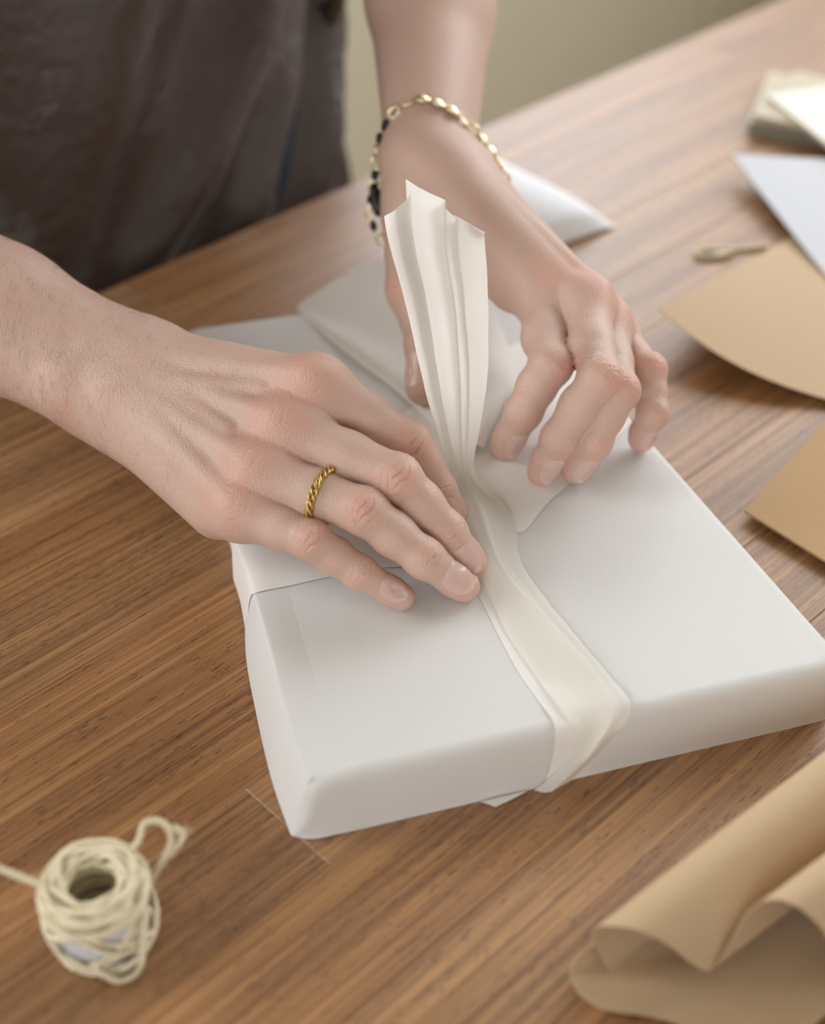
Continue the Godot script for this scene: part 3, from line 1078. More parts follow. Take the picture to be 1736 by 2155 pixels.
func left_hand() -> Field:
	var f := Field.new()
	f.cell = 0.0009
	var wrist := Vector3(7.6, 96, -571)
	var elbow := Vector3(9, 205, -790)
	var ix := [Vector3(51.5, 73.5, -494.3), Vector3(52.6, 68, -453.5), Vector3(42.8, 50, -448.9), Vector3(36.4, 33, -448.7)]
	var md := [Vector3(68.1, 76.5, -483.9), Vector3(69.8, 71, -440.4), Vector3(55.6, 48, -433.8), Vector3(49.5, 33, -432.6)]
	var rg := [Vector3(77.0, 66, -483.9), Vector3(77.2, 64.8, -441.2), Vector3(68.8, 46.4, -434.4), Vector3(62.9, 33, -434.1)]
	var pk := [Vector3(81.5, 57, -490), Vector3(92.6, 57, -466.5), Vector3(93.4, 46.5, -452.6), Vector3(90.6, 32, -454.4)]
	var th := [Vector3(2.5, 80, -556), Vector3(0.8, 60, -523), Vector3(6.3, 47, -500.9), Vector3(4.3, 36, -485)]
	var ahead: Vector3 = (md[0] - wrist).normalized()
	var across := Vector3(0.83, -0.52, 0.18)
	across = (across - ahead * across.dot(ahead)).normalized()
	var back := across.cross(ahead).normalized()
	if back.y < 0.0:
		back = -back
	var arm := (elbow - wrist).normalized()
	var aside := (across - arm * across.dot(arm)).normalized()
	var mid := wrist + arm * 85
	for s in [-1.0, 1.0]:
		f.cap(wrist + aside * 6.0 * s, mid + aside * 6.0 * s, 15.5, 24.0, 0, 0.010, 0.006)
		f.cap(mid + aside * 6.0 * s, elbow + aside * 6.0 * s, 24.0, 37.0, 0, 0.010, 0.006)
	var bases := [wrist - across * 8.0 + ahead * 14, wrist - across * 2.5 + ahead * 16, wrist + across * 3.0 + ahead * 15, wrist + across * 8.0 + ahead * 12]
	var ends := [ix[0], md[0], rg[0], pk[0]]
	var rad := [10.0, 9.8, 9.2, 8.6]
	for i in 4:
		f.cap(wrist + across * (-6.0 + 4.0 * i), bases[i], 15.0, 13.0, 0, 0.010, 0.006)
		f.cap(bases[i], ends[i] - back * 1.5, 13.0, rad[i], 0, 0.010, 0.006)
	f.cap(wrist + across * 10.0 + ahead * 14 - back * 7, pk[0] - back * 6 - ahead * 14, 12.0, 9.5, 0, 0.010, 0.006)
	# ball of the thumb and the web to the forefinger
	f.cap(wrist - across * 6.0 + ahead * 6 - back * 4, th[0], 15.0, 14.0, 0, 0.010, 0.006)
	f.cap(th[0], th[1], 14.0, 11.0, 0, 0.010, 0.006)
	f.cap(th[0] + ahead * 14 + back * 3, ix[0] - back * 8 - ahead * 14, 9.0, 6.5, 0, 0.010, 0.006)
	for i in 4:
		f.ball(ends[i] + back * [2.4, 2.6, 1.8, 1.2][i] - ahead * 1.0, rad[i] * 0.86, 1, 0.004, 0.006)
		f.cap(bases[i] + back * 10.2, ends[i] + back * (rad[i] * 0.86), 1.8, 2.4, 2 + i, 0.003, 0.004)
	var sets := [ix, md, rg, pk]
	var radii := [[9.4, 8.4, 8.0, 7.0, 6.8, 6.0], [9.4, 8.3, 7.8, 7.1, 6.7, 5.9], [9.0, 8.0, 7.6, 6.9, 6.4, 5.7], [8.0, 7.0, 6.6, 6.0, 5.6, 5.0]]
	for i in 4:
		finger(f, 10 + i, sets[i], radii[i], Vector3(0.5, 0.5, 0.75), 0.55)
		f.marks.append([(ends[i] + back * 9.0) * MM, 0.0125, Color(0.75, 0.36, 0.27), 0.6])
	var thr := [12.0, 11.0, 10.0, 9.2, 9.0, 7.4]
	finger(f, 15, th, thr, Vector3(-0.62, 0.4, 0.68))
	f.nails = []
	var hint := Vector3(0.62, 0.4, 0.75)
	for q in [[ix, 0, 9.6, 11.5], [md, 1, 10.0, 11.8], [rg, 2, 9.8, 11.5], [pk, 3, 8.4, 10.0]]:
		var s := nail_spot(q[0], radii[q[1]], hint, q[2], q[3], 0.7, 0.0)
		s.g = 10 + q[1]
		f.nails.append(s)
		f.nail_bed(s.c, s.u, s.v, s.l * 0.5, s.w * 0.5 + 0.2, 0.45)
	var s := nail_spot(th, thr, Vector3(-0.62, 0.4, 0.68), 12.5, 14.0, 0.7, 0.0)
	s.g = 15
	f.nails.append(s)
	f.nail_bed(s.c, s.u, s.v, s.l * 0.5, s.w * 0.5 + 0.2, 0.45)
	f.seed_point = md[1] * MM
	f.seed_dir = back
	f.clip_at = wrist * MM
	f.clip_dir = arm
	f.clip_len = 0.13
	f.elbow = elbow
	return f


func torso(shoulder_r: Vector3, shoulder_l: Vector3, elbow_r: Vector3, elbow_l: Vector3, c: Vector3) -> Field:
	var f := Field.new()
	f.cell = 0.010
	var e := EDGE
	var n := AWAY
	for s in [-1.0, 1.0]:
		f.cap(c + e * 72 * s + Vector3(0, -60, 0), c + e * 62 * s + Vector3(0, 130, 0) - n * 5, 105, 92, 0, 0.05)
		f.cap(c + e * 62 * s + Vector3(0, 130, 0) - n * 5, c + e * 88 * s + Vector3(0, 390, 0) - n * 70, 92, 78, 0, 0.05)
		f.cap(c + e * 85 * s + Vector3(0, -90, 0), c + e * 80 * s + Vector3(0, -480, 0), 84, 52, 0, 0.03)
		f.cap(c + e * 80 * s + Vector3(0, -480, 0), c + e * 82 * s + Vector3(0, -850, 0) + n * 10, 52, 36, 0, 0.03)
		f.cap(c + e * 82 * s + Vector3(0, -868, 0) + n * 15, c + e * 90 * s + Vector3(0, -876, 0) - n * 130, 30, 24, 0, 0.03)
	f.cap(c + Vector3(0, 400, 0) - n * 75, c + Vector3(0, 560, 0) - n * 115, 60, 52, 0, 0.03)
	# head bent over the work
	var hd := c + Vector3(0, 640, 0) - n * 165
	f.ball(hd + Vector3(0, 30, 0) + n * 15, 82, 0, 0.03)
	f.cap(hd - n * 30 + Vector3(0, -20, 0), hd - n * 50 + Vector3(0, -75, 0), 62, 34, 0, 0.03)
	f.cap(hd - n * 88 + Vector3(0, -5, 0), hd - n * 104 + Vector3(0, -38, 0), 9, 13, 0, 0.01)
	for s in [-1.0, 1.0]:
		f.ball(hd + e * 80 * s + Vector3(0, -10, 0), 22, 0, 0.01)
	f.cap(shoulder_r, elbow_r, 56, 41, 0, 0.03)
	f.cap(shoulder_l, elbow_l, 56, 41, 0, 0.03)
	f.cap(c + e * 60 + Vector3(0, 400, 0) - n * 75, shoulder_l, 70, 56, 0, 0.03)
	f.cap(c - e * 60 + Vector3(0, 400, 0) - n * 75, shoulder_r, 70, 56, 0, 0.03)
	f.seed_point = (c + Vector3(0, 100, 0)) * MM
	f.seed_dir = n
	return f


func build_person() -> void:
	var at := Vector3(-0.222, -0.9, -0.778)
	var who := root("person", "person in a dark brown apron, bare forearms reaching over the table to the white box", "person", at)
	var c := Vector3(-222, 0, -778)
	var hands: Array[Field] = [right_hand(), left_hand()]
	var sr := c - EDGE * 175 + Vector3(0, 410, 0) - AWAY * 70
	var sl := c + EDGE * 175 + Vector3(0, 410, 0) - AWAY * 70
	var body := torso(sr, sl, hands[0].elbow, hands[1].elbow, c)
	# the forearms go on from where the finely meshed hands end
	for h in hands:
		var near_end: Vector3 = h.clip_at / MM + h.clip_dir * (h.clip_len / MM - 14.0)
		var side := (h.A[1] - h.A[0]).normalized() * 5.5
		for s in [-1.0, 1.0]:
			var rr: float = lerpf(h.RA[2] + 0.0, h.RA[2] + h.RD[2], 0.12) / MM
			body.cap(near_end + h.clip_dir * 25.0, h.elbow, 24.0, 37.0, 0, 0.02)
	var all: Array[Field] = [hands[0], hands[1], body]
	var id := WorkerThreadPool.add_group_task(func(i: int) -> void: all[i].build(), 3)
	WorkerThreadPool.wait_for_group_task_completion(id)
	var v := PackedVector3Array()
	var n := PackedVector3Array()
	var cc := PackedColorArray()
	var t := PackedInt32Array()
	for f in all:
		var first := v.size()
		v.append_array(f.verts)
		n.append_array(f.norms)
		cc.append_array(f.cols)
		for i in f.tris:
			t.append(i + first)
	var o := obj("body", make_mesh(v, n, t, PackedVector2Array(), cc), M.skin, who)
	o.position = -at
	for f in [hands[0], hands[1]]:
		for s in f.nails:
			o = obj("fingernail", nail_mesh(f, s), M.nail, who)
			o.position = -at
	# the rest of what the person wears
	worn(who, at, c, hands, body)


func worn(who: Node3D, at: Vector3, c: Vector3, hands: Array[Field], body: Field) -> void:
	# fine hairs on the forearm and the back of the hand
	var r := RandomNumberGenerator.new()
	r.seed = 5
	var b := Batch.new()
	var f := hands[0]
	var arm := f.clip_dir
	var toward := Vector3(-0.49, -0.53, 0.70)
	var made := 0
	for i in 30000:
		var k := r.randi_range(0, f.verts.size() - 1)
		var p := f.verts[k]
		var along := (p - f.clip_at).dot(arm)
		if along < -0.052 or (along < -0.015 and r.randf() < 0.62):
			continue
		var n := f.norms[k]
		if n.dot(Vector3(-0.36, 0.85, 0.39)) < -0.1:
			continue
		var d := (toward * r.randf_range(0.5, 1.0) - arm * r.randf_range(0.1, 0.7) + Vector3(r.randf_range(-1, 1), r.randf_range(-1, 1), r.randf_range(-1, 1)) * 0.35)
		d = (d - n * d.dot(n)).normalized()
		var l := r.randf_range(0.002, 0.0062)
		b.tube(PackedVector3Array([p, p + d * l * 0.5 + n * l * 0.16, p + d * l + n * l * r.randf_range(0.05, 0.3)]), 0.00003, 3, 0.0, 0.0, 0.4)
		made += 1
		if made > 1500:
			break
	var o := obj("arm_hair", b.mesh(), M.arm_hair, who)
	o.set_meta("kind", "stuff")
	o.position = -at
	# trousers, shirt and hair follow the body's own shape a little further out
	o = obj("trousers", shell(body, 0.009, func(p: Vector3) -> bool: return p.y < 0.02 and p.y > -0.86), M.jeans, who)
	o.position = -at
	o = obj("shirt", shell(body, 0.008, func(p: Vector3) -> bool: return p.y > 0.0 and p.y < 0.44 and (p - c * MM).dot(AWAY) > -0.17 and (p * 1000.0).distance_to(f.elbow) > 120.0 and (p * 1000.0).distance_to(hands[1].elbow) > 120.0), M.shirt, who)
	o.position = -at
	o = obj("hair", shell(body, 0.014, func(p: Vector3) -> bool: return p.y > 0.64 and (p - c * MM).dot(AWAY) > -0.225 + (p.y - 0.70) * -0.4), M.hair, who)
	o.position = -at
	# apron: wraps the front of the hips, with slanting folds
	var grid := []
	for i in 90:
		var row := PackedVector3Array()
		var y := 0.30 - 0.95 * i / 89.0
		for k in 121:
			var phi := lerpf(-2.0, 1.9, k / 120.0)
			var grow := smoothstep(0.1, -0.5, y) * 0.03
			var p := c * MM + EDGE * (0.186 + grow) * sin(phi) - AWAY * (0.128 + grow) * cos(phi)
			p.y = y
			var out := (EDGE * sin(phi) - AWAY * cos(phi) * 1.2).normalized()
			var d := 0.0
			# folds: [where across at the table, slant, strength, width]
			for q in [[0.78, 4.6, 0.026, 0.13], [1.12, 2.6, 0.019, 0.08], [0.38, 4.6, 0.017, 0.15], [0.0, 5.4, 0.016, 0.16], [-0.4, 3.0, 0.012, 0.2], [1.36, 1.2, 0.012, 0.06]]:
				var x: float = (phi - q[0] - q[1] * y) / q[3]
				d += q[2] * (exp(-x * x) - 0.7 * exp(-(x - 1.5) * (x - 1.5)))
			d += 0.0022 * sin(phi * 9.0 + y * 22.0) * sin(y * 31.0 + phi * 3.0)
			row.append(p + out * d)
		grid.append(row)
	b = Batch.new()
	b.rows(grid)
	o = obj("apron", b.mesh(), M.apron, who)
	o.position = -at
	# apron string down the hip
	b = Batch.new()
	b.tube(spline([Vector3(-40, 260, -865), Vector3(-40, 150, -850), Vector3(-40, 95, -838), Vector3(-46, 66, -836), Vector3(-54, 50, -840)], 8), 0.006, 8)
	o = obj("apron_string", b.mesh(), M.strap, who)
	o.position = -at
	ring(f)
	bracelet(hands[1])


func shell(f: Field, off: float, keep: Callable) -> ArrayMesh:
	var v := PackedVector3Array()
	var t := PackedInt32Array()
	for i in f.verts.size():
		v.append(f.verts[i] + f.norms[i] * off)
	for i in range(0, f.tris.size(), 3):
		if keep.call((f.verts[f.tris[i]] + f.verts[f.tris[i + 1]] + f.verts[f.tris[i + 2]]) / 3.0):
			t.append_array(PackedInt32Array([f.tris[i], f.tris[i + 1], f.tris[i + 2]]))
	return make_mesh(v, f.norms, t)


func bracelet_point(f: Field, c: Vector3, right: Vector3, up: Vector3, a: float) -> Vector3:
	var dir := (right * sin(a) + up * cos(a)).normalized()
	var from := c * MM + dir * 0.04
	var r := 0.0
	for i in 60:
		if f.at(from) < 0.0011:
			break
		from -= dir * 0.0006
	r = (from - c * MM).length()
	return dir * (r + 0.0075 * smoothstep(0.5, -1.0, cos(a)))    # loose below the wrist


func ring(f: Field) -> void:
	var at := f.ring_at * MM
	var u := f.ring_dir
	var up := (Vector3(-0.36, 0.85, 0.39) - u * u.dot(Vector3(-0.36, 0.85, 0.39))).normalized()
	var side := u.cross(up)
	var o := root("ring", "gold ring of twisted strands on the ring finger of the ringed hand", "ring", at)
	# follow the finger all the way round
	var act := f.only(12)
	var radius := PackedFloat32Array()
	for k in 96:
		var a := TAU * k / 96
		var d := up * cos(a) + side * sin(a)
		radius.append((f.march(at + d * 0.016, -d, act) - at).length())
	for strand in 3:
		var path := PackedVector3Array()
		for k in 97:
			var a := TAU * k / 96
			var d := up * cos(a) + side * sin(a)
			var turn := TAU * strand / 3.0 + a * 7.0
			path.append(d * (radius[k % 96] + 0.00085 + 0.00045 * cos(turn)) + u * 0.00105 * sin(turn))
		var b := Batch.new()
		b.tube(path, 0.00062, 8)
		obj("twisted_strand", b.mesh(), M.gold, o)


func bracelet(f: Field) -> void:
	var c := Vector3(7.6, 88, -566)
	var right := Vector3(1, -0.04, -0.02)
	var up := Vector3(0, 0.98, -0.2)
	var o := root("bracelet", "bracelet of pale gold links and black beads around the wrist behind the fan", "bracelet", c * MM)
	var n := 32
	for k in n:
		var a := TAU * (k + 0.5) / n
		var p := bracelet_point(f, c, right, up, a)
		var d := (bracelet_point(f, c, right, up, a + 0.05) - bracelet_point(f, c, right, up, a - 0.05)).normalized()
		var out := p.normalized()
		var across := d.cross(out).normalized()
		var dark := (a > 3.3 and a < 5.0 and k % 2 == 0) or (a > 5.3 and a < 5.7) or (a > 1.75 and a < 3.0)
		var big := absf(a - TAU + 0.02) < 0.2 or a < 0.35 or absf(a - 0.98) < 0.1
		var b := Batch.new()
		if dark:
			var grid := []
			for i in 9:
				var t := PI * i / 8.0
				var row := PackedVector3Array()
				for j in 12:
					var g := TAU * j / 12
					row.append(p + (d * cos(t) * 2.5 + (out * cos(g) + across * sin(g)) * maxf(sin(t), 0.02) * 1.75) * MM)
				grid.append(row)
			b.rows(grid, true)
			obj("black_bead", b.mesh(), M.black, o)
		else:
			var s := 1.35 if big else 1.15
			var path := PackedVector3Array()
			for j in 21:
				var g := TAU * j / 20
				var flat := across if k % 2 == 0 or big else out
				path.append(p + (d * cos(g) * 2.2 + flat * sin(g) * (2.2 if big else 1.6)) * s * MM)
			b.tube(path, 0.00065 * s, 7)
			if big:
				var grid := []
				for i in 6:
					var t := PI * 0.5 * i / 5.0
					var row := PackedVector3Array()
					for j in 16:
						var g := TAU * j / 16
						row.append(p + (d * cos(g) * 2.2 * s * sin(t) + across * sin(g) * 2.2 * s * sin(t) + out * (cos(t) * 1.7 + 0.2)) * MM)
					grid.append(row)
				b.rows(grid, true)
			obj("gold_link", b.mesh(), M.pale_gold, o)
	# dark glass drop on the thumb side
	var drop := Batch.new()
	var grid := []
	for i in 13:
		var t := PI * i / 12.0
		var row := PackedVector3Array()
		for j in 14:
			var g := TAU * j / 14
			row.append((Vector3(-23.2, -4, 9) + Vector3(0.12, -0.8, 0.55) * (-cos(t) * 7.5) + Vector3(cos(g) * 2.6, sin(g) * 1.2, sin(g) * 2.4) * maxf(sin(t), 0.02)) * MM)
		grid.append(row)
	drop.rows(grid, true)
	obj("glass_drop", drop.mesh(), M.black, o)


# ---------------------------------------------------------------- tissue paper
func loft(rows: Array, along: int, across: int, crease := 0.0) -> Array:    # rows of points in millimetres, smoothed both ways
	var wide := []
	for r in rows:
		var soft := spline(r, across)
		var line := []
		for k in soft.size():
			var sharp: Vector3 = r[k / across].lerp(r[mini(k / across + 1, r.size() - 1)], float(k % across) / across) * MM
			line.append(soft[k].lerp(sharp, crease))
		wide.append(line)
	var out := []
	for i in wide.size() - 1:
		for s in (along if i < wide.size() - 2 else along + 1):
			var t := float(s) / along
			var line := PackedVector3Array()
			for k in wide[i].size():
				var p0: Vector3 = wide[maxi(i - 1, 0)][k]
				var p1: Vector3 = wide[i][k]
				var p2: Vector3 = wide[i + 1][k]
				var p3: Vector3 = wide[mini(i + 2, wide.size() - 1)][k]
				line.append(p1.cubic_interpolate(p2, p0, p3, t))
			out.append(line)
	return out


func crumple(grid: Array, amount: float, seed_value: int, freq := 90.0) -> Array:    # slight waves, most where the paper hangs free
	var f := FastNoiseLite.new()
	f.seed = seed_value
	f.frequency = 1.0
	f.fractal_octaves = 2
	for r in grid.size():
		for k in grid[r].size():
			var p: Vector3 = grid[r][k] * freq
			grid[r][k] += Vector3(f.get_noise_3d(p.x, p.y * 0.4, p.z), f.get_noise_3d(p.z + 40, p.x, p.y * 0.4) * 0.5, f.get_noise_3d(p.y * 0.4 + 90, p.z, p.x)) * amount
	return grid


func build_tissue() -> void:
	var base := Vector3(21, BOX_H * 1000.0, -424) * MM
	var t := root("tissue_wrap", "sheer cream white tissue paper pleated into an upright fan and twisted over the white box", "tissue paper", base)
	# the upright bunch: pleat lines that overlap, each [where across at the top, towards the camera]; they run on into the twisted band
	var tops := [Vector3(-10.0, 130.7, -455), Vector3(-5.8, 134.6, -455), Vector3(-0.6, 137.6, -456), Vector3(-2.4, 141.4, -457), Vector3(2.6, 140.2, -456), Vector3(11.6, 138.3, -455), Vector3(9.6, 134.5, -456), Vector3(15.4, 129.9, -455), Vector3(14.6, 129.4, -456), Vector3(20.5, 127.2, -455), Vector3(25.8, 124.7, -455)]
	var dip := [0.3, 0.8, -0.3, -0.7, -0.1, 0.9, -0.3, 0.5, -0.3, 0.1, 0.4]
	var level := [[14.4, 24.2, 38.1, -424.0, 0.9], [8.8, 25.0, 57.3, -428.0, 1.3], [3.8, 27.3, 75.2, -433.0, 1.8], [-1.9, 27.1, 100.6, -441.0, 2.4], [-8.4, 25.6, 122.0, -451.0, 2.9]]
	var rows := []
	var top := []
	for k in 11:
		top.append(tops[k] + Vector3(0, -0.3, 1.0) * 3.0 * dip[k])
	rows.append(top)
	for i in range(4, -1, -1):
		var line := []
		for k in 11:
			var q: float = lerpf((tops[k].x + 10.0) / 35.8, k / 10.0, [0.6, 0.45, 0.3, 0.15, 0.0][i])
			line.append(Vector3(lerpf(level[i][0], level[i][1], q), level[i][2], level[i][3]) + Vector3(0, 0.35, 0.93) * level[i][4] * dip[k])
		rows.append(line)
	# the band: left edge, valley, crest of the overlapping fold, lower layer, right edge
	var run := [
		[Vector3(14.8, 33, -409), Vector3(19.3, 38, -403.9), Vector3(25.4, 38, -402.6), Vector3(31.1, 33, -408.2), Vector3(38.2, 27.4, -412.3)],
		[Vector3(22.6, 29, -384.3), Vector3(26.0, 34, -379.6), Vector3(31.8, 33.6, -376.7), Vector3(34.0, 31.0, -380.8), Vector3(39.5, 27.5, -385.1)],
		[Vector3(31.7, 27.8, -352.2), Vector3(38.7, 29.4, -350.4), Vector3(47.4, 31.6, -349.0), Vector3(48.6, 29.8, -350.8), Vector3(52.5, 27.6, -355)],
		[Vector3(41.2, 27.6, -329.2), Vector3(50.8, 28.8, -328.0), Vector3(60.9, 30.4, -326.0), Vector3(61.6, 28.9, -327.8), Vector3(64.6, 27.6, -330.8)],
		[Vector3(50.1, 27.6, -311.0), Vector3(57.7, 28.6, -311.2), Vector3(64.8, 29.8, -311.6), Vector3(66.0, 28.4, -312.8), Vector3(70.7, 27.6, -314.6)],
		[Vector3(50.5, 12.8, -307.4), Vector3(54.6, 14.2, -306.3), Vector3(57.0, 15.6, -305.4), Vector3(58.4, 14.4, -307.4), Vector3(61.7, 12.6, -310.2)],
		[Vector3(39.9, 0.2, -303.8), Vector3(42.6, 0.4, -303.2), Vector3(45.4, 0.7, -302.8), Vector3(47.7, 0.5, -304.6), Vector3(51.8, 0.3, -307.3)]]
	for i in run.size():
		var line := []
		for k in 11:
			var q := k / 10.0 * 4.0
			var a := mini(int(q), 3)
			var p: Vector3 = run[i][a].lerp(run[i][a + 1], q - a)
			line.append(p + Vector3(0, 0.8, 0.25) * [0.9, 0.7, 0.55, 0.5, 0.5, 0.7, 0.4][i] * dip[k])
		rows.append(line)
	var b := Batch.new()
	b.rows(crumple(loft(rows, 10, 6, 0.4), 0.0004, 3))
	var o := obj("pleated_bunch", b.mesh(), M.tissue, t)
	o.position = -base
	# the flat sheet under it, down to the front of the box
	var flat := [
		[Vector3(20, 27.4, -381.5), Vector3(24.2, 27.8, -381.7), Vector3(29.4, 27.8, -383)],
		[Vector3(22.7, 27.0, -371.5), Vector3(28.9, 27.5, -370.8), Vector3(36.5, 27.4, -372.2)],
		[Vector3(33.7, 26.95, -336), Vector3(39.3, 27.2, -336.1), Vector3(54.5, 27.2, -337.4)],
		[Vector3(40.6, 26.95, -319.9), Vector3(46.8, 27.15, -320.4), Vector3(61, 27.15, -322.4)],
		[Vector3(44.9, 27.1, -310.4), Vector3(52.8, 27.0, -311.4), Vector3(65.4, 27.0, -314.4)],
		[Vector3(45.7, 23.3, -306.4), Vector3(51.7, 23.0, -308.0), Vector3(62.8, 22.7, -311.0)],
		[Vector3(45, 9.8, -306.2), Vector3(49.3, 9.8, -307.3), Vector3(55.7, 9.2, -309.2)],
		[Vector3(43.6, 2, -305.9), Vector3(44.2, 2.4, -306.0), Vector3(45.5, 2.6, -306.4)]]
	b = Batch.new()
	b.rows(loft(flat, 8, 8))
	o = obj("front_sheet", b.mesh(), M.tissue_flat, t)
	o.position = -base
	# a corner that shows below the front of the box
	b = Batch.new()
	b.rows(loft([[Vector3(22, 0.5, -299.0), Vector3(38, 0.7, -303.5)], [Vector3(25.2, 0.5, -297.6), Vector3(33, 0.6, -300.2)], [Vector3(26.8, 0.4, -296.9), Vector3(27.6, 0.4, -297.2)]], 4, 4))
	o = obj("sheet_corner", b.mesh(), M.tissue_flat, t)
	o.position = -base
	# bands to the left and to the right, lying on the box
	var left := [
		[Vector3(-60.9, 3, -373.5), Vector3(-63.0, 3, -384), Vector3(-65.2, 3, -393.5), Vector3(-68.6, 3, -404.6)],
		[Vector3(-58.0, 22.6, -371.5), Vector3(-61.2, 22.6, -383), Vector3(-63.8, 22.2, -391.8), Vector3(-67.4, 22.2, -403.8)],
		[Vector3(-54.6, 27.6, -370.4), Vector3(-57.8, 28.5, -382), Vector3(-60.6, 27.8, -391.5), Vector3(-64.8, 27.6, -403.6)],
		[Vector3(-43.6, 27.2, -374.3), Vector3(-45.9, 28.2, -383.9), Vector3(-46.9, 27.6, -397.7), Vector3(-50.2, 27.4, -420.1)],
		[Vector3(-28.6, 27.2, -379.4), Vector3(-29.1, 28, -391.9), Vector3(-31.7, 27.8, -411.1), Vector3(-33.5, 27.4, -449.9)],
		[Vector3(-11.7, 27.2, -383.7), Vector3(-11.9, 28, -397.2), Vector3(-14.1, 27.8, -419.6), Vector3(-13.1, 27.4, -467.4)],
		[Vector3(5.5, 27.3, -384.9), Vector3(5.6, 28.2, -402.4), Vector3(4, 28, -430.9), Vector3(2.4, 27.6, -486.1)],
		[Vector3(20.1, 27.6, -387.1), Vector3(17.9, 30, -403), Vector3(16.6, 30, -422.6), Vector3(12.4, 27.8, -492.7)]]
	b = Batch.new()
	b.rows(loft(left, 6, 8))
	o = obj("side_band", b.mesh(), M.tissue_flat, t)
	o.position = -base
	var right := [
		[Vector3(24, 27.4, -418), Vector3(24, 30, -430), Vector3(23, 32, -438), Vector3(20, 30, -446)],
		[Vector3(31.7, 27.2, -420), Vector3(30.3, 28.8, -436), Vector3(27.2, 30, -462), Vector3(26.6, 28.5, -498)],
		[Vector3(36.5, 27.2, -408), Vector3(38.3, 29.5, -436.5), Vector3(37.1, 29, -468.1), Vector3(34.7, 28.3, -521.7)],
		[Vector3(41.2, 27.2, -404), Vector3(46.3, 28.5, -431.3), Vector3(46.9, 28.2, -470.2), Vector3(43.2, 28.3, -529.3)],
		[Vector3(50.9, 27.4, -419.6), Vector3(55.3, 28, -441.4), Vector3(54.9, 28, -474.8), Vector3(51.8, 28, -534.2)],
		[Vector3(62.4, 27.3, -434.8), Vector3(64.8, 27.8, -454), Vector3(65.2, 27.8, -481.7), Vector3(61.6, 27.8, -538.1)],
		[Vector3(80.6, 27.2, -459.6), Vector3(79.9, 27.5, -472), Vector3(78.4, 27.5, -495.8), Vector3(70.6, 27.5, -544.3)],
		[Vector3(88, 27, -471.2), Vector3(86.8, 27.1, -480.8), Vector3(82.9, 27.1, -499.8), Vector3(75.2, 27.1, -536.1)]]
	b = Batch.new()
	b.rows(loft(right, 6, 7))
	o = obj("side_band", b.mesh(), M.tissue_flat, t)
	o.position = -base
	# the sheet gathered up from the far edge of the box
	var back := [
		[Vector3(-52.7, 27.3, -560.5), Vector3(-28.6, 27.2, -524.3), Vector3(-5.6, 27.3, -493.5), Vector3(12, 28.5, -462), Vector3(19, 34, -440)],
		[Vector3(-52.4, 27.6, -561), Vector3(-26.0, 30.0, -525.5), Vector3(-2.0, 29.6, -495.5), Vector3(15, 31, -464), Vector3(20, 37, -441)],
		[Vector3(-52.0, 28.2, -561.5), Vector3(-19.0, 31.5, -537.0), Vector3(8.0, 30.6, -507.5), Vector3(21, 31.5, -474), Vector3(22, 37, -444)],
		[Vector3(-51.6, 28.8, -562.5), Vector3(-13.5, 39, -557.0), Vector3(20.0, 36, -530.0), Vector3(31, 32, -490), Vector3(25, 36, -446)],
		[Vector3(-51.4, 29.2, -563.0), Vector3(-12.2, 46, -574.0), Vector3(26.0, 44, -555.0), Vector3(42, 32, -510), Vector3(28, 33, -448)]]
	b = Batch.new()
	b.rows(loft(back, 7, 9))
	o = obj("gathered_sheet", b.mesh(), M.tissue_flat, t)
	o.position = -base


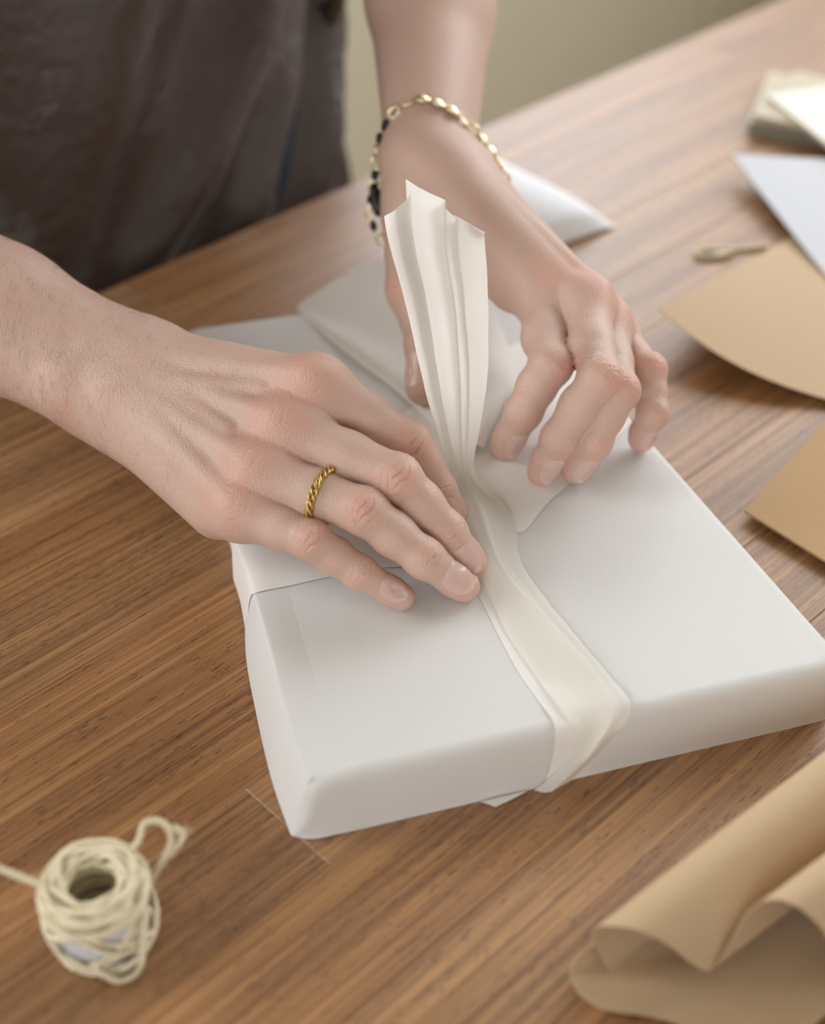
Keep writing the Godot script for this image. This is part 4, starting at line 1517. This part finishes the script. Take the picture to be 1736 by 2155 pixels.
# ---------------------------------------------------------------- papers on the table
func build_papers() -> void:
	# puffed white packet behind the hand
	var at := Vector3(40, 0, -712) * MM
	var o := root("paper_packet", "puffed white paper packet with a pointed corner, behind the hand with the bracelet", "packet", at)
	var q := [Vector3(108.5, 1.5, -688), Vector3(32, 1.5, -782), Vector3(-4, 1.5, -738), Vector3(54, 1.5, -651)]
	var up := []
	var low := []
	for i in 25:
		var a := PackedVector3Array()
		var c := PackedVector3Array()
		for k in 25:
			var u := i / 24.0
			var v := k / 24.0
			var p: Vector3 = q[0].lerp(q[1], u).lerp(q[3].lerp(q[2], u), v)
			var puff := pow(maxf(4.0 * v * (1.0 - v), 0.0), 0.65) * pow(sin(PI * pow(u, 0.75)), 0.55)
			a.append((p + Vector3(0, 0.2 + 17.0 * puff + 1.2 * sin(u * 9.0 + v * 4.0) * puff, 0)) * MM - at)
			c.append(Vector3(p.x, 0.2 + 1.2 * (1.0 - puff), p.z) * MM - at)
		up.append(a)
		low.append(c)
	var b := Batch.new()
	b.rows(up, false, 1.0, true)
	obj("front_sheet", b.mesh(), M.packet, o)
	b = Batch.new()
	b.rows(low)
	obj("back_sheet", b.mesh(), M.packet, o)
	# a pair of booklets and a pale card on top
	booklet("booklet", "thick grey tan booklet at the bottom of the small stack at the table's far side", Vector3(200, 0.2, -803), Vector3(0.94, 0, 0.34), Vector3(0.34, 0, -0.94), 118, 80, 8.5, M.card_grey, M.card_tan)
	booklet("booklet", "tan booklet lying between the grey booklet and the pale card", Vector3(203, 9.0, -806), Vector3(0.86, 0, 0.51), Vector3(0.51, 0, -0.86), 112, 76, 3.0, M.card_tan, M.card_tan)
	booklet("pale_card", "pale cream card with a gilt edge on top of the small stack", Vector3(215, 12.3, -829), Vector3(0.30, 0, 0.954), Vector3(0.99, 0, 0.1), 105, 74, 2.2, M.card_gilt, M.card_pale)
	# sheets: corner, two sides, lift of the corner
	sheet("white_envelope", "large white envelope with a lifted corner, just below the small stack of cards", "envelope", Vector3(181, 4, -752), Vector3(0.93, 0, 0.02), Vector3(0.22, 0, 0.975), 190, 150, 8.0, 0.8, M.white)
	sheet("kraft_sheet", "tan kraft paper sheet curling up at one corner, beside the short twine loop", "paper", Vector3(114.5, 0.4, -573), Vector3(0.644, 0, -0.767), Vector3(0.83, 0, 0.56), 150, 150, 19.0, 0.35, M.kraft)
	sheet("kraft_envelope", "darker flat kraft envelope lying beside the right edge of the white box", "envelope", Vector3(134, 2.6, -444), Vector3(0.595, 0, -0.80), Vector3(0.655, 0, 0.756), 160, 120, 1.5, 1.1, M.kraft_dark)
	kraft_roll()


func booklet(called: String, label: String, corner: Vector3, d1: Vector3, d2: Vector3, l: float, w: float, thick: float, side: Material, cover: Material) -> void:
	var o := root(called, label, "booklet" if called == "booklet" else "card", corner * MM, "cards and booklets in the small stack")
	o.transform.basis = Basis(d1.normalized(), Vector3.UP, d1.normalized().cross(Vector3.UP))
	var flip := -1.0 if o.transform.basis.z.dot(d2) < 0.0 else 1.0
	var z0 := 0.0 if flip > 0.0 else -w
	var z1 := w if flip > 0.0 else 0.0
	var b := Batch.new()
	b.box(0.5 * MM, 0.3 * MM, (z0 + 0.5) * MM, (l - 0.5) * MM, (thick - 0.3) * MM, (z1 - 0.5) * MM)
	obj("pages", b.mesh(), side, o)
	for y in [0.0, thick - 0.3]:
		b = Batch.new()
		b.box(0, y * MM, z0 * MM, l * MM, (y + 0.3) * MM, z1 * MM)
		obj("cover", b.mesh(), cover, o)


func sheet(called: String, label: String, kind: String, corner: Vector3, d1: Vector3, d2: Vector3, l: float, w: float, lift: float, thick: float, mat: Material) -> void:
	var at := corner * MM
	var o := root(called, label, kind, at)
	var grid := []
	for i in 33:
		var row := PackedVector3Array()
		for k in 33:
			var u := i / 32.0
			var v := k / 32.0
			var p := d1.normalized() * l * u + d2.normalized() * w * v
			p.y = lift * pow(1.0 - u, 1.3) * pow(1.0 - v, 1.5) + 0.25 * sin(u * 5.0 + v * 3.0) + 0.3
			if lift > 15.0:    # the curled corner rolls back over the sheet, which bows its edge
				p += Vector3(-d2.z, 0, d2.x).normalized() * 9.0 * sin(PI * minf(v * w / 92.0, 1.0)) * pow(1.0 - u, 3.0)
				p.y = lift * pow(1.0 - u, 1.3) * pow(maxf(1.0 - v * w / 110.0, 0.0), 1.25) + 0.4
			row.append(p * MM)
		grid.append(row)
	var n: Vector3 = (grid[1][0] - grid[0][0]).cross(grid[0][1] - grid[0][0])
	if n.y < 0.0:
		for r in grid.size():
			var rev: PackedVector3Array = grid[r]
			rev.reverse()
			grid[r] = rev
	var b := Batch.new()
	b.slab(grid, thick * MM)
	obj("sheet", b.mesh(), mat, o)


func kraft_roll() -> void:
	var at := Vector3(50.3, 0, -231.5) * MM
	var o := root("kraft_roll", "loosely rolled length of tan kraft wrapping paper with open folded ends, nearest the camera", "wrapping paper", at)
	var along := Vector3(0.78, 0, -0.62)
	var side := Vector3(0.62, 0, 0.78)
	# profile across the roll: s, height, where the cut end lies along the roll
	var prof := [[30, 2.0, 26], [14, 0.8, 15], [4, 0.7, 9], [-0.5, 2.0, 8.5], [-2.6, 10, 6], [-2.2, 20, 3], [-0.2, 28.5, 1], [4, 32, 3], [10, 31, 8.5], [16, 25, 14.5], [20.5, 16, 20.5], [22.5, 11, 26], [22.8, 18, 32], [23.3, 28, 37], [27, 35.5, 39.5], [33, 36.5, 43], [40, 31, 47], [46, 22, 50], [51, 10, 55], [52, 2, 58]]
	var pts := []
	var ends := []
	for p in prof:
		pts.append(Vector3(p[0], p[1], 0))
		ends.append(Vector3(p[2], 0, 0))
	var curve := spline(pts, 6)
	var cut := spline(ends, 6)
	var grid := []
	for i in 25:
		var row := PackedVector3Array()
		for k in curve.size():
			var t := lerpf(cut[k].x, 0.26, pow(i / 24.0, 1.3))
			var spread := 1.0 + 0.25 * i / 24.0
			row.append(along * t + side * curve[k].x * spread + Vector3.UP * (maxf(curve[k].y, 0.0006) * (1.0 + 0.12 * sin(t * 14.0) * smoothstep(0.0, 0.02, curve[k].y))))
		grid.append(row)
	var b := Batch.new()
	b.slab(grid, -0.0003)
	obj("rolled_sheet", b.mesh(), M.kraft, o)
	# an inner layer that curls out at the near end
	prof = [[-3.6, 12, 3], [-5.5, 6, 0], [-4.5, 1.8, -2], [1, 0.9, -3.5], [8, 1.2, -2], [16, 2.6, 2], [26, 2.8, 9], [38, 2.0, 16], [50, 1.4, 26]]
	pts = []
	ends = []
	for p in prof:
		pts.append(Vector3(p[0], p[1], 0))
		ends.append(Vector3(p[2], 0, 0))
	curve = spline(pts, 6)
	cut = spline(ends, 6)
	grid = []
	for i in 15:
		var row := PackedVector3Array()
		for k in curve.size():
			row.append(along * lerpf(cut[k].x, 0.12, i / 14.0) + side * curve[k].x + Vector3.UP * (maxf(curve[k].y, 0.0004) + 0.003 * pow(1.0 - i / 14.0, 4.0) * smoothstep(0.006, 0.02, curve[k].x)))
		grid.append(row)
	b = Batch.new()
	b.slab(grid, -0.0003)
	obj("inner_layer", b.mesh(), M.kraft, o)


# ---------------------------------------------------------------- twine
func build_twine() -> void:
	var r := RandomNumberGenerator.new()
	r.seed = 77
	var at := Vector3(-92, 0, -248) * MM
	var o := root("twine_ball", "small ball of fuzzy jute twine wound round a white core, with loose ends", "twine", at)
	var b := Batch.new()
	# white core, open at the top
	var grid := []
	for p in [[0.5, 1.5], [9.0, 1.0], [12.5, 4.0], [14.2, 12.0], [13.2, 20.0], [11.5, 22.0], [10.6, 21.0], [10.0, 14.0], [9.2, 4.0], [0.4, 3.5]]:
		var row := PackedVector3Array()
		for k in 28:
			var a := TAU * k / 28
			row.append(Vector3(cos(a) * p[0], p[1], sin(a) * p[0]) * MM)
		grid.append(row)
	b.rows(grid, true)
	obj("core", b.mesh(), M.white, o)
	# windings: a criss-cross over the flanks and a thick collar round the top
	b = Batch.new()
	var path := PackedVector3Array()
	var turns := 11
	for i in turns * 22:
		var a := TAU * i / 22.0 * 0.93 + 0.3 * sin(i * 0.05)
		var h := 12.5 + 11.5 * sin(TAU * i / 29.3 + 0.6)
		var rr := 15.6 - 0.021 * pow(h - 12.0, 2.0) + 0.7 * sin(i * 0.37) + 0.5 * sin(i * 0.11)
		path.append(Vector3(cos(a) * rr, maxf(h, 1.2), sin(a) * rr) * MM)
	b.tube(path, 0.00075, 8, 0.9, 0.34)
	path = PackedVector3Array()
	for i in 17 * 24:
		var a := TAU * i / 24.0
		var q := i / 24.0
		var tilt := 0.9 * sin(a + q * 1.7)
		var ring_r := 10.8 + 2.9 * sin(q * 2.4) + 0.6 * sin(a * 3.0 + q) + 0.4 * sin(a * 5.0 + q * 3.1)
		path.append(Vector3(cos(a) * ring_r, 26.4 + 2.8 * cos(q * 2.4) + tilt + 0.5 * sin(a * 4.0 + q * 2.3), sin(a) * ring_r) * MM)
	b.tube(path, 0.0008, 8, 0.9, 0.34)
	path = PackedVector3Array()
	for i in 7 * 24:
		var a := TAU * i / 24.0 + 0.5
		var q := i / 24.0
		var rr := 14.2 + 1.6 * sin(q * 1.9)
		path.append(Vector3(cos(a) * rr, 23.5 + 2.3 * sin(q * 1.9 + 1.0) + 1.6 * sin(a * 1.0 + q), sin(a) * rr) * MM)
	b.tube(path, 0.0008, 8, 0.9, 0.34)
	path = PackedVector3Array()
	for i in 9 * 22:    # inside of the hollow
		var a := TAU * i / 22.0 + 1.0
		var q := i / 22.0
		var rr := 9.2 + 0.6 * sin(q * 2.1) + 0.3 * sin(a * 2.0 + q)
		path.append(Vector3(cos(a) * rr, 5.0 + 2.2 * q + 0.5 * sin(a + q), sin(a) * rr) * MM)
	b.tube(path, 0.0009, 7, 0.9, 0.3)
	var wound := obj("windings", b.mesh(), M.jute, o)
	# tail to the left, loop to the right, strand drooping at the front
	var strands := {
		"loose_tail": [Vector3(-6, 27, 6), Vector3(-12, 28, 2), Vector3(-18, 28.5, 0), Vector3(-24, 29.5, -2), Vector3(-32, 31, -4), Vector3(-44, 31, -7)],
		"loop": [Vector3(8, 28, -8), Vector3(12, 31, -12), Vector3(13.5, 33.5, -16), Vector3(17.5, 33.5, -17), Vector3(20.5, 30, -16), Vector3(20.5, 26, -14), Vector3(19, 23.5, -12), Vector3(22.5, 25.5, -14.5), Vector3(23.8, 28.5, -16.5), Vector3(21.5, 30.5, -17)],
		"loop_end": [Vector3(21, 24.5, -13), Vector3(18, 22.5, -10.5), Vector3(15.5, 20.5, -6), Vector3(14.5, 20, -2)],
		"drooping_strand": [Vector3(1, 8, 15.5), Vector3(4, 4, 15.6), Vector3(7, 1.6, 15.5), Vector3(11, 1.2, 13), Vector3(12.5, 3, 10), Vector3(13.4, 9, 9), Vector3(14.5, 16, 7), Vector3(15, 20, 4)]}
	var all := [wound]
	for called in strands:
		b = Batch.new()
		var line: Array = strands[called]
		b.tube(spline(line, 14), 0.00098, 8, 0.8, 0.4)
		all.append(obj(called, b.mesh(), M.jute, o))
	# fibres standing off the twine
	b = Batch.new()
	for m in all:
		var vs: PackedVector3Array = m.mesh.surface_get_arrays(0)[Mesh.ARRAY_VERTEX]
		var ns: PackedVector3Array = m.mesh.surface_get_arrays(0)[Mesh.ARRAY_NORMAL]
		for i in (1500 if m == wound else 260):
			var k := r.randi_range(0, vs.size() - 1)
			var d := (ns[k] + Vector3(r.randf_range(-1, 1), r.randf_range(-0.6, 1), r.randf_range(-1, 1))).normalized()
			var l := r.randf_range(0.0008, 0.003)
			var bend := Vector3(r.randf_range(-1, 1), r.randf_range(-1, 0.6), r.randf_range(-1, 1)) * l * 0.35
			if vs[k].y + (d * l + bend).y < 0.0003:
				continue
			b.tube(PackedVector3Array([vs[k], vs[k] + d * l * 0.55 + bend * 0.3, vs[k] + d * l + bend]), 0.000045, 3)
	var fuzz := obj("fuzz", b.mesh(), M.jute, o)
	fuzz.set_meta("kind", "stuff")
	# frayed end of the loop
	b = Batch.new()
	for i in 16:
		var d := Vector3(r.randf_range(0.2, 1), r.randf_range(-0.6, 0.8), r.randf_range(-0.8, 0.2)).normalized()
		var p := Vector3(23.5, 28.0, -16.3) * MM
		b.tube(PackedVector3Array([p, p + d * 0.0022, p + d * 0.0042 + Vector3(0, r.randf_range(-0.001, 0.0006), 0)]), 0.00008, 3)
	obj("frayed_end", b.mesh(), M.jute, o).set_meta("kind", "stuff")
	# a short loop of the same twine on the table
	var p2 := Vector3(158, 0, -658) * MM
	o = root("twine_loop", "short loop of cream twine lying on the bare table above the curled kraft sheet", "twine", p2)
	b = Batch.new()
	b.tube(spline([Vector3(28, 1.2, -8), Vector3(18, 1.2, -6), Vector3(8, 1.4, -3.5), Vector3(-2, 1.3, 2.6), Vector3(-8.5, 1.2, 3), Vector3(-10.5, 1.2, -0.5), Vector3(-6, 1.3, -4.2), Vector3(2, 1.6, -4.6), Vector3(8, 2.8, -2), Vector3(5, 1.9, 1.8), Vector3(-1, 1.5, 3.4)], 9), 0.0012, 7, 0.9, 0.22)
	obj("strand", b.mesh(), M.jute, o)
